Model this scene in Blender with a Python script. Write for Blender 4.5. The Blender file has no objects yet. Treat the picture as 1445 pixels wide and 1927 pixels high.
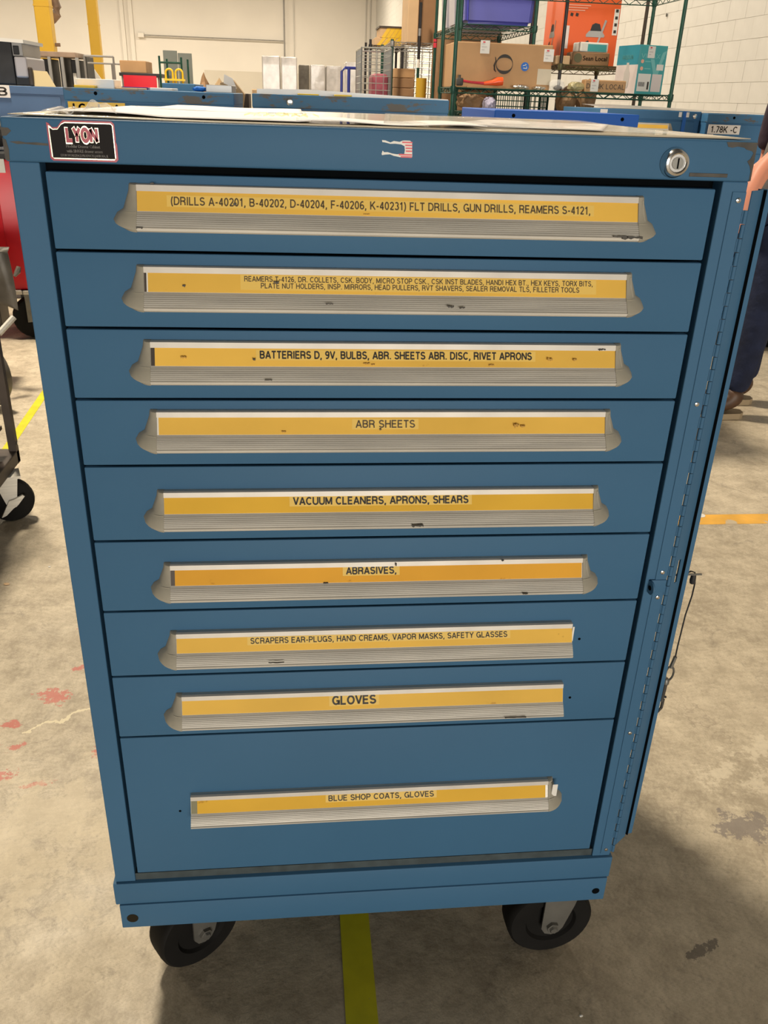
import bpy, bmesh, math, random
from mathutils import Vector, Matrix
random.seed(7)
C = bpy.context.scene.collection
PI = math.pi

# ------------------------------------------------------------------ camera
F = 1600.11; CX, CY = 722.5, 963.5
RR = ((0.99487046, -0.09563108, 0.03297672), (-0.012474, -0.4394856, -0.89816302), (0.10038509, 0.8931445, -0.43842414))
CAM = Vector((-0.10305, -0.93167, 1.338))
r0, r1, r2 = (Vector(r) for r in RR)
cam = bpy.data.cameras.new('camera'); co = bpy.data.objects.new('camera', cam); C.objects.link(co)
cam.sensor_fit = 'HORIZONTAL'; cam.sensor_width = 36; cam.lens = F / 1445 * 36
cam.clip_start = 0.05; cam.clip_end = 200
m = Matrix((r0, -r1, -r2)).transposed().to_4x4(); m.translation = CAM; co.matrix_world = m
bpy.context.scene.camera = co

def at(u, w, Y):            # the world point seen at pixel (u, w) that stands at depth Y
    d = r0 * ((u - CX) / F) + r1 * ((w - CY) / F) + r2
    return CAM + d * ((Y - CAM.y) / d.y)

# ------------------------------------------------------------------ world, lights, exposure
sc = bpy.context.scene
sc.view_settings.view_transform = 'Standard'; sc.view_settings.look = 'None'
sc.view_settings.gamma = 1; sc.view_settings.use_curve_mapping = False
sc.view_settings.exposure = 0.0
wd = bpy.data.worlds.new('world'); sc.world = wd; wd.use_nodes = True
bg = wd.node_tree.nodes['Background']; bg.inputs[0].default_value = (1.0, .89, .73, 1); bg.inputs[1].default_value = .045

def lamp(x, y, z, power, size, tgt=None, col=(1, .87, .68)):
    l = bpy.data.lights.new('high_bay_light', 'AREA'); l.shape = 'DISK'; l.size = size; l.energy = power; l.color = col
    o = bpy.data.objects.new('high_bay_light', l); C.objects.link(o); o.location = (x, y, z)
    if tgt: o.rotation_euler = (Vector(tgt) - Vector((x, y, z))).to_track_quat('-Z', 'Y').to_euler()
    return o
lamp(-2.0, 4.2, 7.2, 860, .9)
lamp(-8, 5.0, 7.2, 120, .9)
lamp(2.5, 11, 7.2, 230, .9)
for x, y, p in ((-7, 14, 430), (-.5, 14, 430), (-7, 24, 650), (0, 24, 600), (-14, 20, 650), (-14, 34, 1000), (-6, 34, 1000), (1, 34, 800), (-10, 45, 1300), (-1, 45, 1200), (-20, 45, 1150)):
    lamp(x, y, 7.6, p, 1.2)
# unseen area light added low behind the viewer to brighten the fronts
dl = lamp(1.0, -18, 1.5, 2450, 1, (0, 0, 1.2), (1, .93, .82)); dl.data.shape = 'RECTANGLE'; dl.data.size = 9; dl.data.size_y = 2.8; dl.name = 'added_front_fill'

# ------------------------------------------------------------------ materials
def mat(name, col, rough=.5, metal=0., var=.0, vscale=6., bump=0., bscale=60., alpha=1., trans=0., emit=None, wear=None, wscale=4., wlev=.62, stretch=(1, 1, 1), coat=0., spec=.4):
    m = bpy.data.materials.new(name); m.use_nodes = True; nt = m.node_tree; N = nt.nodes; L = nt.links
    b = N['Principled BSDF']; b.inputs['Roughness'].default_value = rough; b.inputs['Metallic'].default_value = metal; b.inputs['Specular IOR Level'].default_value = spec
    b.inputs['Base Color'].default_value = (*col, 1)
    if coat: b.inputs['Coat Weight'].default_value = coat
    if alpha < 1: b.inputs['Alpha'].default_value = alpha
    if trans: b.inputs['Transmission Weight'].default_value = trans
    if emit: b.inputs['Emission Color'].default_value = (*emit[:3], 1); b.inputs['Emission Strength'].default_value = emit[3]
    tc = N.new('ShaderNodeTexCoord'); mp = N.new('ShaderNodeMapping'); L.new(tc.outputs['Object'], mp.inputs[0]); mp.inputs['Scale'].default_value = stretch
    out = None
    if var:
        n = N.new('ShaderNodeTexNoise'); n.inputs['Scale'].default_value = vscale; n.inputs['Detail'].default_value = 6; L.new(mp.outputs[0], n.inputs['Vector'])
        r = N.new('ShaderNodeValToRGB'); r.color_ramp.elements[0].position = .3; r.color_ramp.elements[1].position = .7
        r.color_ramp.elements[0].color = (*[c * (1 - var) for c in col], 1); r.color_ramp.elements[1].color = (*[min(1, c * (1 + var)) for c in col], 1)
        L.new(n.outputs[0], r.inputs[0]); out = r.outputs[0]
    if wear:
        n = N.new('ShaderNodeTexNoise'); n.inputs['Scale'].default_value = wscale; n.inputs['Detail'].default_value = 8; n.inputs['Roughness'].default_value = .65; L.new(mp.outputs[0], n.inputs['Vector'])
        r = N.new('ShaderNodeValToRGB'); r.color_ramp.elements[0].position = wlev; r.color_ramp.elements[1].position = wlev + .03
        L.new(n.outputs[0], r.inputs[0])
        mx = N.new('ShaderNodeMix'); mx.data_type = 'RGBA'; L.new(r.outputs[0], mx.inputs[0])
        if out: L.new(out, mx.inputs[6])
        else: mx.inputs[6].default_value = (*col, 1)
        mx.inputs[7].default_value = (*wear, 1); out = mx.outputs[2]
    if out: L.new(out, b.inputs['Base Color'])
    if bump:
        n = N.new('ShaderNodeTexNoise'); n.inputs['Scale'].default_value = bscale; n.inputs['Detail'].default_value = 4; L.new(mp.outputs[0], n.inputs['Vector'])
        bp = N.new('ShaderNodeBump'); bp.inputs['Strength'].default_value = bump; bp.inputs['Distance'].default_value = .01
        L.new(n.outputs[0], bp.inputs['Height']); L.new(bp.outputs[0], b.inputs['Normal'])
    return m

M = {}
BLUE = (.044, .124, .228)
M['blue'] = mat('blue_paint', BLUE, .58, 0, .05, 3, .02, 900, spec=.22, wear=(.03, .07, .11), wscale=38, wlev=.76)
M['blue_worn'] = mat('worn_blue_paint', (.052, .165, .32), .5, 0, .1, 4, wear=(.12, .115, .11), wscale=4.5, wlev=.53, stretch=(1, 1, 3), spec=.25)
M['blue_back'] = mat('light_blue_paint', (.05, .16, .32), .5, 0, .08, 4, spec=.25)
M['blue_violet'] = mat('grey_blue_paint', (.08, .155, .30), .45, 0, .08, 4)
M['royal'] = mat('royal_blue_paint', (.008, .085, .40), .5, spec=.2)
M['bare'] = mat('bare_steel_wear', (.062, .056, .048), .6, .1, .3, 60)
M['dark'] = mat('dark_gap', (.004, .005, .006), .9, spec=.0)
M['sill'] = mat('dusty_sill', (.045, .06, .065), .8, 0, .3, 40)
M['alu'] = mat('brushed_aluminium', (.60, .57, .51), .5, .35, .1, 30, wear=(.12, .115, .1), wscale=9, wlev=.69, stretch=(.35, 3, 6))
M['alu_lip'] = mat('aluminium_lip', (.50, .465, .415), .5, .35, .08, 20, wear=(.1, .09, .08), wscale=14, wlev=.77)
M['cap'] = mat('beige_plastic', (.33, .305, .245), .55, 0, .12, 30)
M['rubber'] = mat('black_rubber', (.007, .0065, .006), .7, 0, .2, 20, spec=.15)
M['zinc'] = mat('zinc_plated_steel', (.17, .165, .15), .45, .6, .2, 20)
M['hole_brown'] = mat('hole_shadow', (.02, .016, .009), .8, spec=.1)
M['chrome'] = mat('chrome', (.75, .73, .7), .18, 1.)
M['steel'] = mat('steel', (.5, .49, .46), .3, .9)
M['ink'] = mat('black_ink', (.03, .025, .02), .6)
M['ink_brown'] = mat('faded_ink', (.10, .07, .035), .6)
def yellow(name, c): return mat(name, c, .62, 0, .12, 7, spec=.15, wear=(c[0] * .72, c[1] * .66, c[2] * .7), wscale=34, wlev=.665, stretch=(.6, 1, 1))
M['label'] = yellow('yellow_card', (.78, .475, .085)); M['label_orange'] = yellow('orange_card', (.74, .37, .04))
M['label_deep'] = yellow('amber_card', (.72, .42, .045))
M['tape_label'] = mat('laminated_label', (.80, .54, .13), .55, spec=.25)
M['stain'] = mat('brown_stain', (.46, .26, .05), .7)
M['white'] = mat('white_plastic', (.75, .73, .68), .5)
M['paper'] = mat('white_paper', (.86, .83, .80), .6, 0, .04, 8)
M['tan_sheet'] = mat('tan_sheet', (.52, .45, .33), .35, 0, .15, 5, coat=.5)
M['clear'] = mat('clear_plastic_film', (.9, .9, .88), .12, 0, alpha=.28, bump=.5, bscale=20)
M['tapeyellow'] = mat('yellow_tape', (.8, .7, .15), .4, alpha=.7)
M['black'] = mat('black_plastic', (.02, .02, .022), .5, 0, .2, 20)
M['blackplate'] = mat('black_plate', (.010, .008, .008), .6, spec=.15)
M['redplate'] = mat('dark_red_plate', (.36, .02, .05), .3)
M['cream'] = mat('cream_border', (.85, .8, .6), .25, .5)
M['greytext'] = mat('grey_print', (.55, .52, .49), .5)
M['red'] = mat('red_paint', (.62, .004, .018), .35, 0, .08, 4)
M['redstripe'] = mat('red_print', (.6, .03, .05), .4)
M['brown'] = mat('brown_steel', (.06, .045, .035), .5, .2, .25, 12)
M['hide'] = mat('grey_tarp', (.12, .105, .085), .42, .1, .4, 5, .5, 12)
M['green'] = mat('green_epoxy', (.018, .07, .05), .4, .2, .2, 20)
M['greenbrown'] = mat('olive_wire', (.10, .09, .04), .45, .3)
M['blackpost'] = mat('black_post', (.02, .018, .02), .4)
M['chromewire'] = mat('galvanised_wire', (.5, .52, .52), .35, .8)
def card(n, c): return mat(n, c, .75, 0, .09, 5, .05, 60)
M['card'] = card('cardboard', (.46, .27, .13)); M['card_d'] = card('dark_cardboard', (.30, .17, .085)); M['card_l'] = card('light_cardboard', (.62, .42, .24))
M['orange'] = mat('orange_print', (.75, .11, .015), .35); M['orange_tool'] = mat('orange_plastic', (.85, .10, .02), .35)
M['teal'] = mat('teal_print', (.06, .36, .38), .35); M['teal_l'] = mat('light_teal_print', (.18, .5, .5), .35); M['teal_d'] = mat('teal_blue_print', (.04, .27, .36), .35)
M['pinkwhite'] = mat('pale_print', (.72, .64, .62), .4); M['peach'] = mat('peach_print', (.8, .42, .3), .4)
M['bin'] = mat('blue_bin_plastic', (.065, .07, .40), .4); M['bin_clear'] = mat('translucent_bin', (.62, .6, .68), .3, alpha=.85)
M['foil'] = mat('silver_foil', (.8, .78, .75), .15, 1., bump=1., bscale=60)
M['film'] = mat('stretch_film', (.50, .475, .47), .3, .1, .25, 5, .9, 6, coat=.3)
M['film_y'] = mat('yellowish_film', (.38, .33, .17), .25, 0, .2, 20, .8, 60)
M['bag'] = mat('brown_paper_bag', (.27, .16, .08), .7, 0, .25, 9, .6, 25)
M['bag_l'] = mat('tan_bag', (.42, .29, .16), .6, 0, .2, 9, .6, 25)
M['lav'] = mat('lavender_plastic', (.35, .33, .45), .4)
M['yellowpost'] = mat('safety_yellow', (.56, .34, .03), .45, 0, .05, 2)
M['yellow'] = mat('bright_yellow', (.8, .5, .02), .4)
M['greymetal'] = mat('grey_steel', (.33, .32, .31), .4, .5, .1, 5)
M['greypanel'] = mat('grey_green_panel', (.19, .21, .19), .5, 0, .1, 3)
M['silver'] = mat('silver_panel', (.42, .40, .42), .35, .3)
M['charcoal'] = mat('charcoal_cloth', (.028, .027, .026), .7, 0, .3, 30)
M['wood'] = mat('wood_top', (.32, .23, .17), .5, 0, .2, 8)
M['tan'] = mat('tan_board', (.56, .44, .24), .5)
M['pinkbag'] = mat('red_mesh_bag', (.32, .07, .10), .6, 0, .3, 20)
M['blueline'] = mat('navy_tube', (.02, .03, .22), .3)
M['bluetape'] = mat('blue_masking_tape', (.01, .13, .5), .5)
M['skin'] = mat('skin', (.62, .25, .16), .5); M['hair'] = mat('brown_hair', (.05, .03, .02), .6)
M['shirt'] = mat('grey_shirt', (.12, .11, .105), .8, 0, .15, 14, .3, 40); M['sleeve'] = mat('maroon_shirt', (.035, .02, .035), .8, 0, .2, 14, .3, 40)
M['jeans'] = mat('navy_jeans', (.009, .014, .038), .9, 0, .35, 12, .6, 22); M['boot'] = mat('brown_leather', (.075, .038, .02), .5, 0, .3, 20)
M['sole'] = mat('tan_sole', (.30, .23, .14), .7); M['blockpaint'] = mat('white_block_paint', (.58, .57, .545), .6, 0, .04, 5, .08, 90)
M['mortar'] = mat('mortar', (.52, .50, .47), .8)
M['wallpaint'] = mat('cream_wall_paint', (.66, .625, .575), .7, 0, .04, .35)
M['dado'] = mat('dusty_lower_wall', (.54, .50, .43), .75, 0, .06, .6)
M['rust'] = mat('brown_duct', (.20, .13, .09), .5, .1, .3, 5)

# ------------------------------------------------------------------ floor material
def floor_mat():
    m = bpy.data.materials.new('worn_concrete'); m.use_nodes = True; nt = m.node_tree; N = nt.nodes; L = nt.links; b = N['Principled BSDF']
    g = N.new('ShaderNodeNewGeometry'); P = g.outputs['Position']
    def noise(s, d=8, r=.6, vec=P, dist=0.):
        n = N.new('ShaderNodeTexNoise'); n.inputs['Scale'].default_value = s; n.inputs['Detail'].default_value = d; n.inputs['Roughness'].default_value = r; n.inputs['Distortion'].default_value = dist
        L.new(vec, n.inputs['Vector']); return n.outputs[0]
    def ramp(v, a, c, c0=(0, 0, 0), c1=(1, 1, 1)):
        r = N.new('ShaderNodeValToRGB'); r.color_ramp.elements[0].position = a; r.color_ramp.elements[1].position = c
        r.color_ramp.elements[0].color = (*c0, 1); r.color_ramp.elements[1].color = (*c1, 1); L.new(v, r.inputs[0]); return r.outputs[0]
    def mix(f, a, c):
        x = N.new('ShaderNodeMix'); x.data_type = 'RGBA'
        for i, v in ((0, f), (6, a), (7, c)):
            if isinstance(v, tuple): x.inputs[i].default_value = (*v, 1)
            elif isinstance(v, (int, float)): x.inputs[i].default_value = v
            else: L.new(v, x.inputs[i])
        return x.outputs[2]
    def mth(op, a, c=None):
        x = N.new('ShaderNodeMath'); x.operation = op
        for i, v in ((0, a), (1, c)):
            if v is None: continue
            if isinstance(v, (int, float)): x.inputs[i].default_value = v
            else: L.new(v, x.inputs[i])
        return x.outputs[0]
    base = ramp(noise(2.2, 10, .62), .34, .66, (.31, .258, .18), (.56, .475, .345))
    base = mix(ramp(noise(12, 14, .88), .43, .59), mix(.30, base, (.22, .18, .13)), mix(.55, base, (.70, .61, .46)))
    base = mix(mth('MULTIPLY', ramp(noise(7, 10, .8, dist=1.5), .56, .66), .6), base, (.22, .185, .14))
    base = mix(mth('MULTIPLY', ramp(noise(95, 6, .8), .53, .66), .5), base, (.25, .21, .16))
    # scratches: thin curved lines
    v = N.new('ShaderNodeTexVoronoi'); v.feature = 'DISTANCE_TO_EDGE'; v.inputs['Scale'].default_value = 1.7
    dv = N.new('ShaderNodeVectorMath'); dv.operation = 'ADD'; nn = N.new('ShaderNodeTexNoise'); nn.inputs['Scale'].default_value = 3; nn.inputs['Detail'].default_value = 6; L.new(P, nn.inputs['Vector'])
    L.new(P, dv.inputs[0]); L.new(nn.outputs['Color'], dv.inputs[1]); L.new(dv.outputs[0], v.inputs['Vector'])
    cr = ramp(v.outputs['Distance'], .0, .006, (1, 1, 1), (0, 0, 0))
    base = mix(mth('MULTIPLY', mth('MULTIPLY', cr, ramp(noise(1.3, 3), .5, .6)), .45), base, (.20, .16, .12))
    sx = N.new('ShaderNodeSeparateXYZ'); L.new(P, sx.inputs[0])
    # blots of paint and grime with their own ragged outline
    def blot(x, y, rx, ry, col, rot=0., lev=.5, ns=45, k=1.):
        mp = N.new('ShaderNodeMapping'); mp.vector_type = 'TEXTURE'; mp.inputs['Location'].default_value = (x, y, 0); mp.inputs['Rotation'].default_value = (0, 0, rot); mp.inputs['Scale'].default_value = (rx, ry, 1)
        L.new(P, mp.inputs['Vector']); ln = N.new('ShaderNodeVectorMath'); ln.operation = 'LENGTH'; L.new(mp.outputs[0], ln.inputs[0])
        e = mth('SUBTRACT', noise(ns, 8, .75), mth('MULTIPLY', mth('POWER', ln.outputs['Value'], 2), .18))
        nonlocal base
        base = mix(mth('MULTIPLY', ramp(e, lev, lev + .04), k), base, col)
    PK = (.50, .13, .10)
    for (x, y, rx, ry, ro) in ((-.70, .80, .055, .035, -.4), (-.645, .92, .05, .018, .5), (-.66, 1.12, .06, .03, .5), (-.775, .70, .03, .02, 0), (-.76, .52, .065, .022, .45), (-.74, .62, .03, .012, .6), (-.55, .60, .025, .03, 0), (-.66, .50, .04, .01, .2), (-.80, .63, .03, .02, 0)):
        blot(x, y, rx, ry, PK, ro, .40, 60, .85)
    blot(.815, .29, .085, .055, (.20, .17, .15), 0, .40, 30, .8)
    blot(.60, .02, .06, .012, (.12, .10, .08), .4, .40, 30, .8)
    blot(1.0, .45, .3, .12, (.66, .58, .44), .2, .44, 12, .5)
    blot(-.6, .35, .35, .3, (.62, .53, .38), .2, .44, 10, .45)
    # pale filled crack running left of the cabinet
    w = noise(16, 5)
    ln = mth('ABSOLUTE', mth('ADD', mth('SUBTRACT', sx.outputs[1], mth('ADD', mth('MULTIPLY', sx.outputs[0], .62), 1.125)), mth('MULTIPLY', mth('SUBTRACT', w, .5), .09)))
    seg = mth('MULTIPLY', mth('GREATER_THAN', sx.outputs[0], -.74), mth('LESS_THAN', sx.outputs[0], -.40))
    base = mix(mth('MULTIPLY', mth('LESS_THAN', ln, .0045), seg), base, (.66, .58, .40))
    L.new(base, b.inputs['Base Color'])
    L.new(ramp(noise(5, 5), .3, .7, (.45,) * 3, (.75,) * 3), b.inputs['Roughness'])
    bp = N.new('ShaderNodeBump'); bp.inputs['Strength'].default_value = .25; bp.inputs['Distance'].default_value = .003; L.new(noise(70, 6), bp.inputs['Height']); L.new(bp.outputs[0], b.inputs['Normal'])
    return m
M['floor'] = floor_mat()
M['tape'] = mat('yellow_floor_tape', (.62, .58, .02), .5, 0, .1, 20, wear=(.34, .28, .16), wscale=16, wlev=.66)
M['tape_o'] = mat('orange_floor_tape', (.75, .40, .06), .5, 0, .12, 14, wear=(.5, .42, .3), wscale=10, wlev=.60)

# ------------------------------------------------------------------ mesh helpers
class MB:
    def __init__(s): s.b = bmesh.new()
    def box(s, x0, x1, y0, y1, z0, z1, bev=0., seg=2, rot=None):
        vs = [s.b.verts.new((x, y, z)) for x in (x0, x1) for y in (y0, y1) for z in (z0, z1)]
        fs = [s.b.faces.new([vs[i] for i in f]) for f in ((0, 1, 3, 2), (4, 6, 7, 5), (0, 4, 5, 1), (2, 3, 7, 6), (0, 2, 6, 4), (1, 5, 7, 3))]
        if bev:
            es = list({e for f in fs for e in f.edges})
            bmesh.ops.bevel(s.b, geom=es, offset=bev, segments=seg, affect='EDGES', profile=.5)
        return s
    def prism(s, pts, axis, a, b_, closed=True):   # polygon pts in the plane normal to axis ('x','y','z'), from a to b_
        def p3(p, t): return {'x': (t, p[0], p[1]), 'y': (p[0], t, p[1]), 'z': (p[0], p[1], t)}[axis]
        A = [s.b.verts.new(p3(p, a)) for p in pts]; B = [s.b.verts.new(p3(p, b_)) for p in pts]; n = len(pts)
        for i in range(n if closed else n - 1): s.b.faces.new((A[i], A[(i + 1) % n], B[(i + 1) % n], B[i]))
        if closed: s.b.faces.new(A[::-1]); s.b.faces.new(B)
        return s
    def tube(s, pts, r, n=8, cap=True):
        pts = [Vector(p) for p in pts]; rings = []
        up = Vector((.13, .21, .97))
        for i, p in enumerate(pts):
            d = (pts[min(i + 1, len(pts) - 1)] - pts[max(i - 1, 0)]).normalized()
            a = d.cross(up)
            if a.length < .1: a = d.cross(Vector((1, 0, 0)))
            a.normalize(); c = d.cross(a); rr = r[i] if isinstance(r, (list, tuple)) else r
            rings.append([s.b.verts.new(p + (a * math.cos(t) + c * math.sin(t)) * rr) for t in [2 * PI * k / n for k in range(n)]])
        for i in range(len(rings) - 1):
            for k in range(n): s.b.faces.new((rings[i][k], rings[i][(k + 1) % n], rings[i + 1][(k + 1) % n], rings[i + 1][k]))
        if cap: s.b.faces.new(rings[0][::-1]); s.b.faces.new(rings[-1])
        return s
    def lathe(s, prof, org, axis, n=32):    # prof: (r, h) along the axis from org
        ax = Vector(axis).normalized(); a = ax.orthogonal().normalized(); c = ax.cross(a); org = Vector(org); rings = []
        for r, h in prof: rings.append([s.b.verts.new(org + ax * h + (a * math.cos(t) + c * math.sin(t)) * max(r, 1e-5)) for t in [2 * PI * k / n for k in range(n)]])
        for i in range(len(rings) - 1):
            for k in range(n): s.b.faces.new((rings[i][k], rings[i][(k + 1) % n], rings[i + 1][(k + 1) % n], rings[i + 1][k]))
        s.b.faces.new(rings[0][::-1]); s.b.faces.new(rings[-1]); return s
    def quad(s, *p): s.b.faces.new([s.b.verts.new(q) for q in p]); return s
    def xf(s, mt): bmesh.ops.transform(s.b, matrix=mt, verts=s.b.verts); return s
    def build(s, name, material, parent=None, smooth=False, loc=None, keepn=False):
        if not keepn: bmesh.ops.recalc_face_normals(s.b, faces=s.b.faces)
        me = bpy.data.meshes.new(name); s.b.to_mesh(me); s.b.free()
        me.materials.append(M[material] if isinstance(material, str) else material)
        if smooth:
            me.polygons.foreach_set('use_smooth', [True] * len(me.polygons))
            try: me.set_sharp_from_angle(angle=math.radians(38))
            except Exception: pass
        o = bpy.data.objects.new(name, me); C.objects.link(o)
        if parent: o.parent = parent
        if loc: o.location = loc
        return o

def tag(o, label=None, cat=None, group=None, kind=None):
    if label: o['label'] = label
    if cat: o['category'] = cat
    if group: o['group'] = group
    if kind: o['kind'] = kind
    return o
def thing(name, label, cat, loc=(0, 0, 0), rz=0, group=None):
    o = bpy.data.objects.new(name, None); C.objects.link(o); o.location = loc; o.rotation_euler = (0, 0, rz); o.empty_display_size = .05
    return tag(o, label, cat, group)
def sub(name, parent, loc=(0, 0, 0), rz=0):
    o = bpy.data.objects.new(name, None); C.objects.link(o); o.parent = parent; o.location = loc; o.rotation_euler = (0, 0, rz); o.empty_display_size = .02; return o
def inst(o, parent=None, loc=None, rot=None):
    c = o.copy(); C.objects.link(c)
    if parent is not None: c.parent = parent
    if loc: c.location = loc
    if rot: c.rotation_euler = rot
    return c

def arc(cx, cy, rx, ry, a0, a1):
    n = max(3, int(abs(a1 - a0) / 18)); return [(cx + rx * math.cos(math.radians(a0 + (a1 - a0) * k / n)), cy + ry * math.sin(math.radians(a0 + (a1 - a0) * k / n))) for k in range(n + 1)]
GL = {   # plain grotesque capitals: (width, strokes)
 'A': (.78, [[(.05, 0), (.39, .97), (.73, 0)], [(.16, .31), (.62, .31)]]), 'B': (.72, [[(.07, .07), (.07, .93), (.40, .93)] + arc(.40, .725, .205, .205, 80, -80) + [(.07, .52)], [(.38, .52)] + arc(.40, .295, .235, .225, 80, -80) + [(.07, .07)]]),
 'C': (.78, [arc(.41, .5, .34, .43, 42, 318)]), 'D': (.76, [[(.07, .07), (.07, .93), (.34, .93)] + arc(.34, .5, .35, .43, 80, -80) + [(.34, .07), (.0, .07)]]),
 'E': (.66, [[(.60, .93), (.07, .93), (.07, .07), (.62, .07)], [(.07, .51), (.56, .51)]]), 'F': (.62, [[(.58, .93), (.07, .93), (.07, 0)], [(.07, .49), (.52, .49)]]),
 'G': (.82, [arc(.41, .5, .34, .43, 42, 335) + [(.74, .44), (.44, .44)], [(.74, .48), (.74, .0)]]), 'H': (.75, [[(.07, 0), (.07, 1)], [(.68, 0), (.68, 1)], [(.07, .52), (.68, .52)]]),
 'I': (.22, [[(.11, 0), (.11, 1)]]), 'J': (.58, [[(.48, 1), (.48, .32)] + arc(.27, .29, .21, .22, 0, -180)]), 'K': (.74, [[(.07, 0), (.07, 1)], [(.67, 1), (.09, .38)], [(.27, .58), (.70, 0)]]),
 'L': (.62, [[(.07, 1), (.07, .07), (.58, .07)]]), 'M': (.88, [[(.07, 0), (.07, .96), (.44, .10), (.81, .96), (.81, 0)]]), 'N': (.76, [[(.07, 0), (.07, .95), (.69, .05), (.69, 1)]]),
 'O': (.82, [arc(.41, .5, .34, .43, 0, 360)]), 'P': (.70, [[(.07, 0), (.07, .93), (.38, .93)] + arc(.38, .69, .25, .24, 80, -80) + [(.07, .45)]]), 'Q': (.82, [arc(.41, .5, .34, .43, 0, 360), [(.48, .26), (.76, .0)]]),
 'R': (.75, [[(.07, 0), (.07, .93), (.40, .93)] + arc(.40, .71, .25, .22, 80, -80) + [(.07, .49)], [(.42, .49), (.62, .36), (.66, 0)]]), 'S': (.70, [arc(.35, .72, .26, .21, 22, 260) + arc(.35, .285, .28, .215, 80, -165)]),
 'T': (.68, [[(.02, .93), (.66, .93)], [(.34, .93), (.34, 0)]]), 'U': (.75, [[(.07, 1), (.07, .38)] + arc(.375, .36, .305, .29, 180, 360) + [(.68, 1)]]), 'V': (.72, [[(.04, 1), (.36, .04), (.68, 1)]]),
 'W': (1.0, [[(.04, 1), (.27, .05), (.50, .95), (.73, .05), (.96, 1)]]), 'X': (.70, [[(.05, 0), (.65, 1)], [(.05, 1), (.65, 0)]]), 'Y': (.72, [[(.04, 1), (.36, .44), (.68, 1)], [(.36, .46), (.36, 0)]]), 'Z': (.66, [[(.05, .93), (.60, .93), (.06, .07), (.62, .07)]]),
 '0': (.60, [arc(.30, .5, .23, .43, 0, 360)]), '1': (.50, [[(.06, .76), (.22, .80), (.30, .95)], [(.31, 1), (.31, 0)]]), '2': (.60, [arc(.30, .69, .23, .24, 165, -35) + [(.09, .07), (.56, .07)]]),
 '3': (.60, [arc(.29, .72, .20, .21, 150, -80), arc(.29, .29, .24, .22, 80, -155)]), '4': (.60, [[(.42, 0), (.42, .95), (.05, .27), (.57, .27)]]), '6': (.60, [arc(.31, .30, .23, .235, 0, 360), arc(.36, .48, .28, .45, 60, 195)]),
 '7': (.58, [[(.04, .93), (.54, .93), (.22, 0)]]), '8': (.60, [arc(.30, .73, .19, .20, 0, 360), arc(.30, .29, .23, .225, 0, 360)]), '9': (.60, [arc(.29, .70, .23, .235, 0, 360), arc(.24, .52, .28, .45, -120, 15)]),
 '(': (.32, [arc(.42, .42, .32, .66, 118, 242)]), ')': (.32, [arc(-.10, .42, .32, .66, 62, -62)]), ',': (.24, [[(.13, .14), (.12, 0), (.06, -.16)]]), '.': (.22, [[(.11, 0), (.11, .15)]]), '-': (.40, [[(.04, .38), (.36, .38)]]), ' ': (.30, [])}
def glyph_mesh(s, t):
    vs, fs = [], []; x = 0
    for ch in s:
        w, strokes = GL[ch]
        parts_ = []
        for st in strokes:
            cur = [st[0]]
            for i in range(1, len(st) - 1):
                cur.append(st[i]); a_ = Vector(st[i]) - Vector(st[i - 1]); b_ = Vector(st[i + 1]) - Vector(st[i])
                if a_.length and b_.length and a_.normalized().dot(b_.normalized()) < -.3: parts_.append(cur); cur = [st[i]]
            cur.append(st[-1]); parts_.append(cur)
        for st in parts_:
            P_ = [Vector((a, c)) for a, c in st]; closed = (P_[0] - P_[-1]).length < 1e-4; m_ = len(P_); base = len(vs)
            for i, p in enumerate(P_):
                a = P_[i - 1] if i else (P_[-2] if closed else None); c = P_[i + 1] if i < m_ - 1 else (P_[1] if closed else None)
                d1 = (p - a).normalized() if a is not None else None; d2 = (c - p).normalized() if c is not None else None
                d1 = d1 or d2; d2 = d2 or d1; n1 = Vector((-d1.y, d1.x)); n2 = Vector((-d2.y, d2.x)); nn_ = (n1 + n2)
                nn_ = nn_.normalized() if nn_.length > .3 else n1; k = min(1 / max(nn_.dot(n1), .45), 1.45) * t / 2
                for sg in (1, -1): q_ = p + nn_ * k * sg; vs.append(Vector((x + q_.x, q_.y * .69, 0)))
                if i: j = base + 2 * i; fs.append([j - 2, j - 1, j + 1, j])
        x += w + .115
    return vs, fs

_tx = {}
def text(name, s, ctr, R, U, w, h, material, parent, bold=.012, slant=0., fitbase=True):
    key = s
    stroked = all(ch in GL for ch in s)
    if stroked: _tx[key] = glyph_mesh(s, .105 + bold)
    elif key not in _tx:
        cu = bpy.data.curves.new('t', 'FONT'); cu.body = s; cu.resolution_u = 3
        ob = bpy.data.objects.new('t', cu); me = bpy.data.meshes.new_from_object(ob); _tx[key] = [v.co.copy() for v in me.vertices], [list(p.vertices) for p in me.polygons]
        bpy.data.objects.remove(ob); bpy.data.curves.remove(cu); bpy.data.meshes.remove(me)
    vs, fs = _tx[key]
    x0, x1 = min(v.x for v in vs), max(v.x for v in vs); y0, y1 = 0, .69 * 1.0
    R = Vector(R).normalized(); U = Vector(U).normalized(); ctr = Vector(ctr)
    me = bpy.data.meshes.new(name)
    P = [ctr + R * (((v.x - x0) / (x1 - x0) - .5) * w + slant * (v.y / y1 - .5) * h) + U * ((v.y / y1 - .5) * h) for v in vs]
    bw = bold * 1.1 * h; n_ = len(P)
    PP, FF = [], []
    for k, (ox, oz) in enumerate(((0, 0),) if stroked else ((-1, 0), (1, 0), (0, .6), (0, -.6), (0, 0))):
        PP += [p + R * ox * bw + U * oz * bw for p in P]; FF += [[i + k * n_ for i in f] for f in fs]
    me.from_pydata([tuple(p) for p in PP], [], FF); me.materials.append(M[material] if isinstance(material, str) else material)
    o = bpy.data.objects.new(name, me); C.objects.link(o); o.parent = parent; return o

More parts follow.
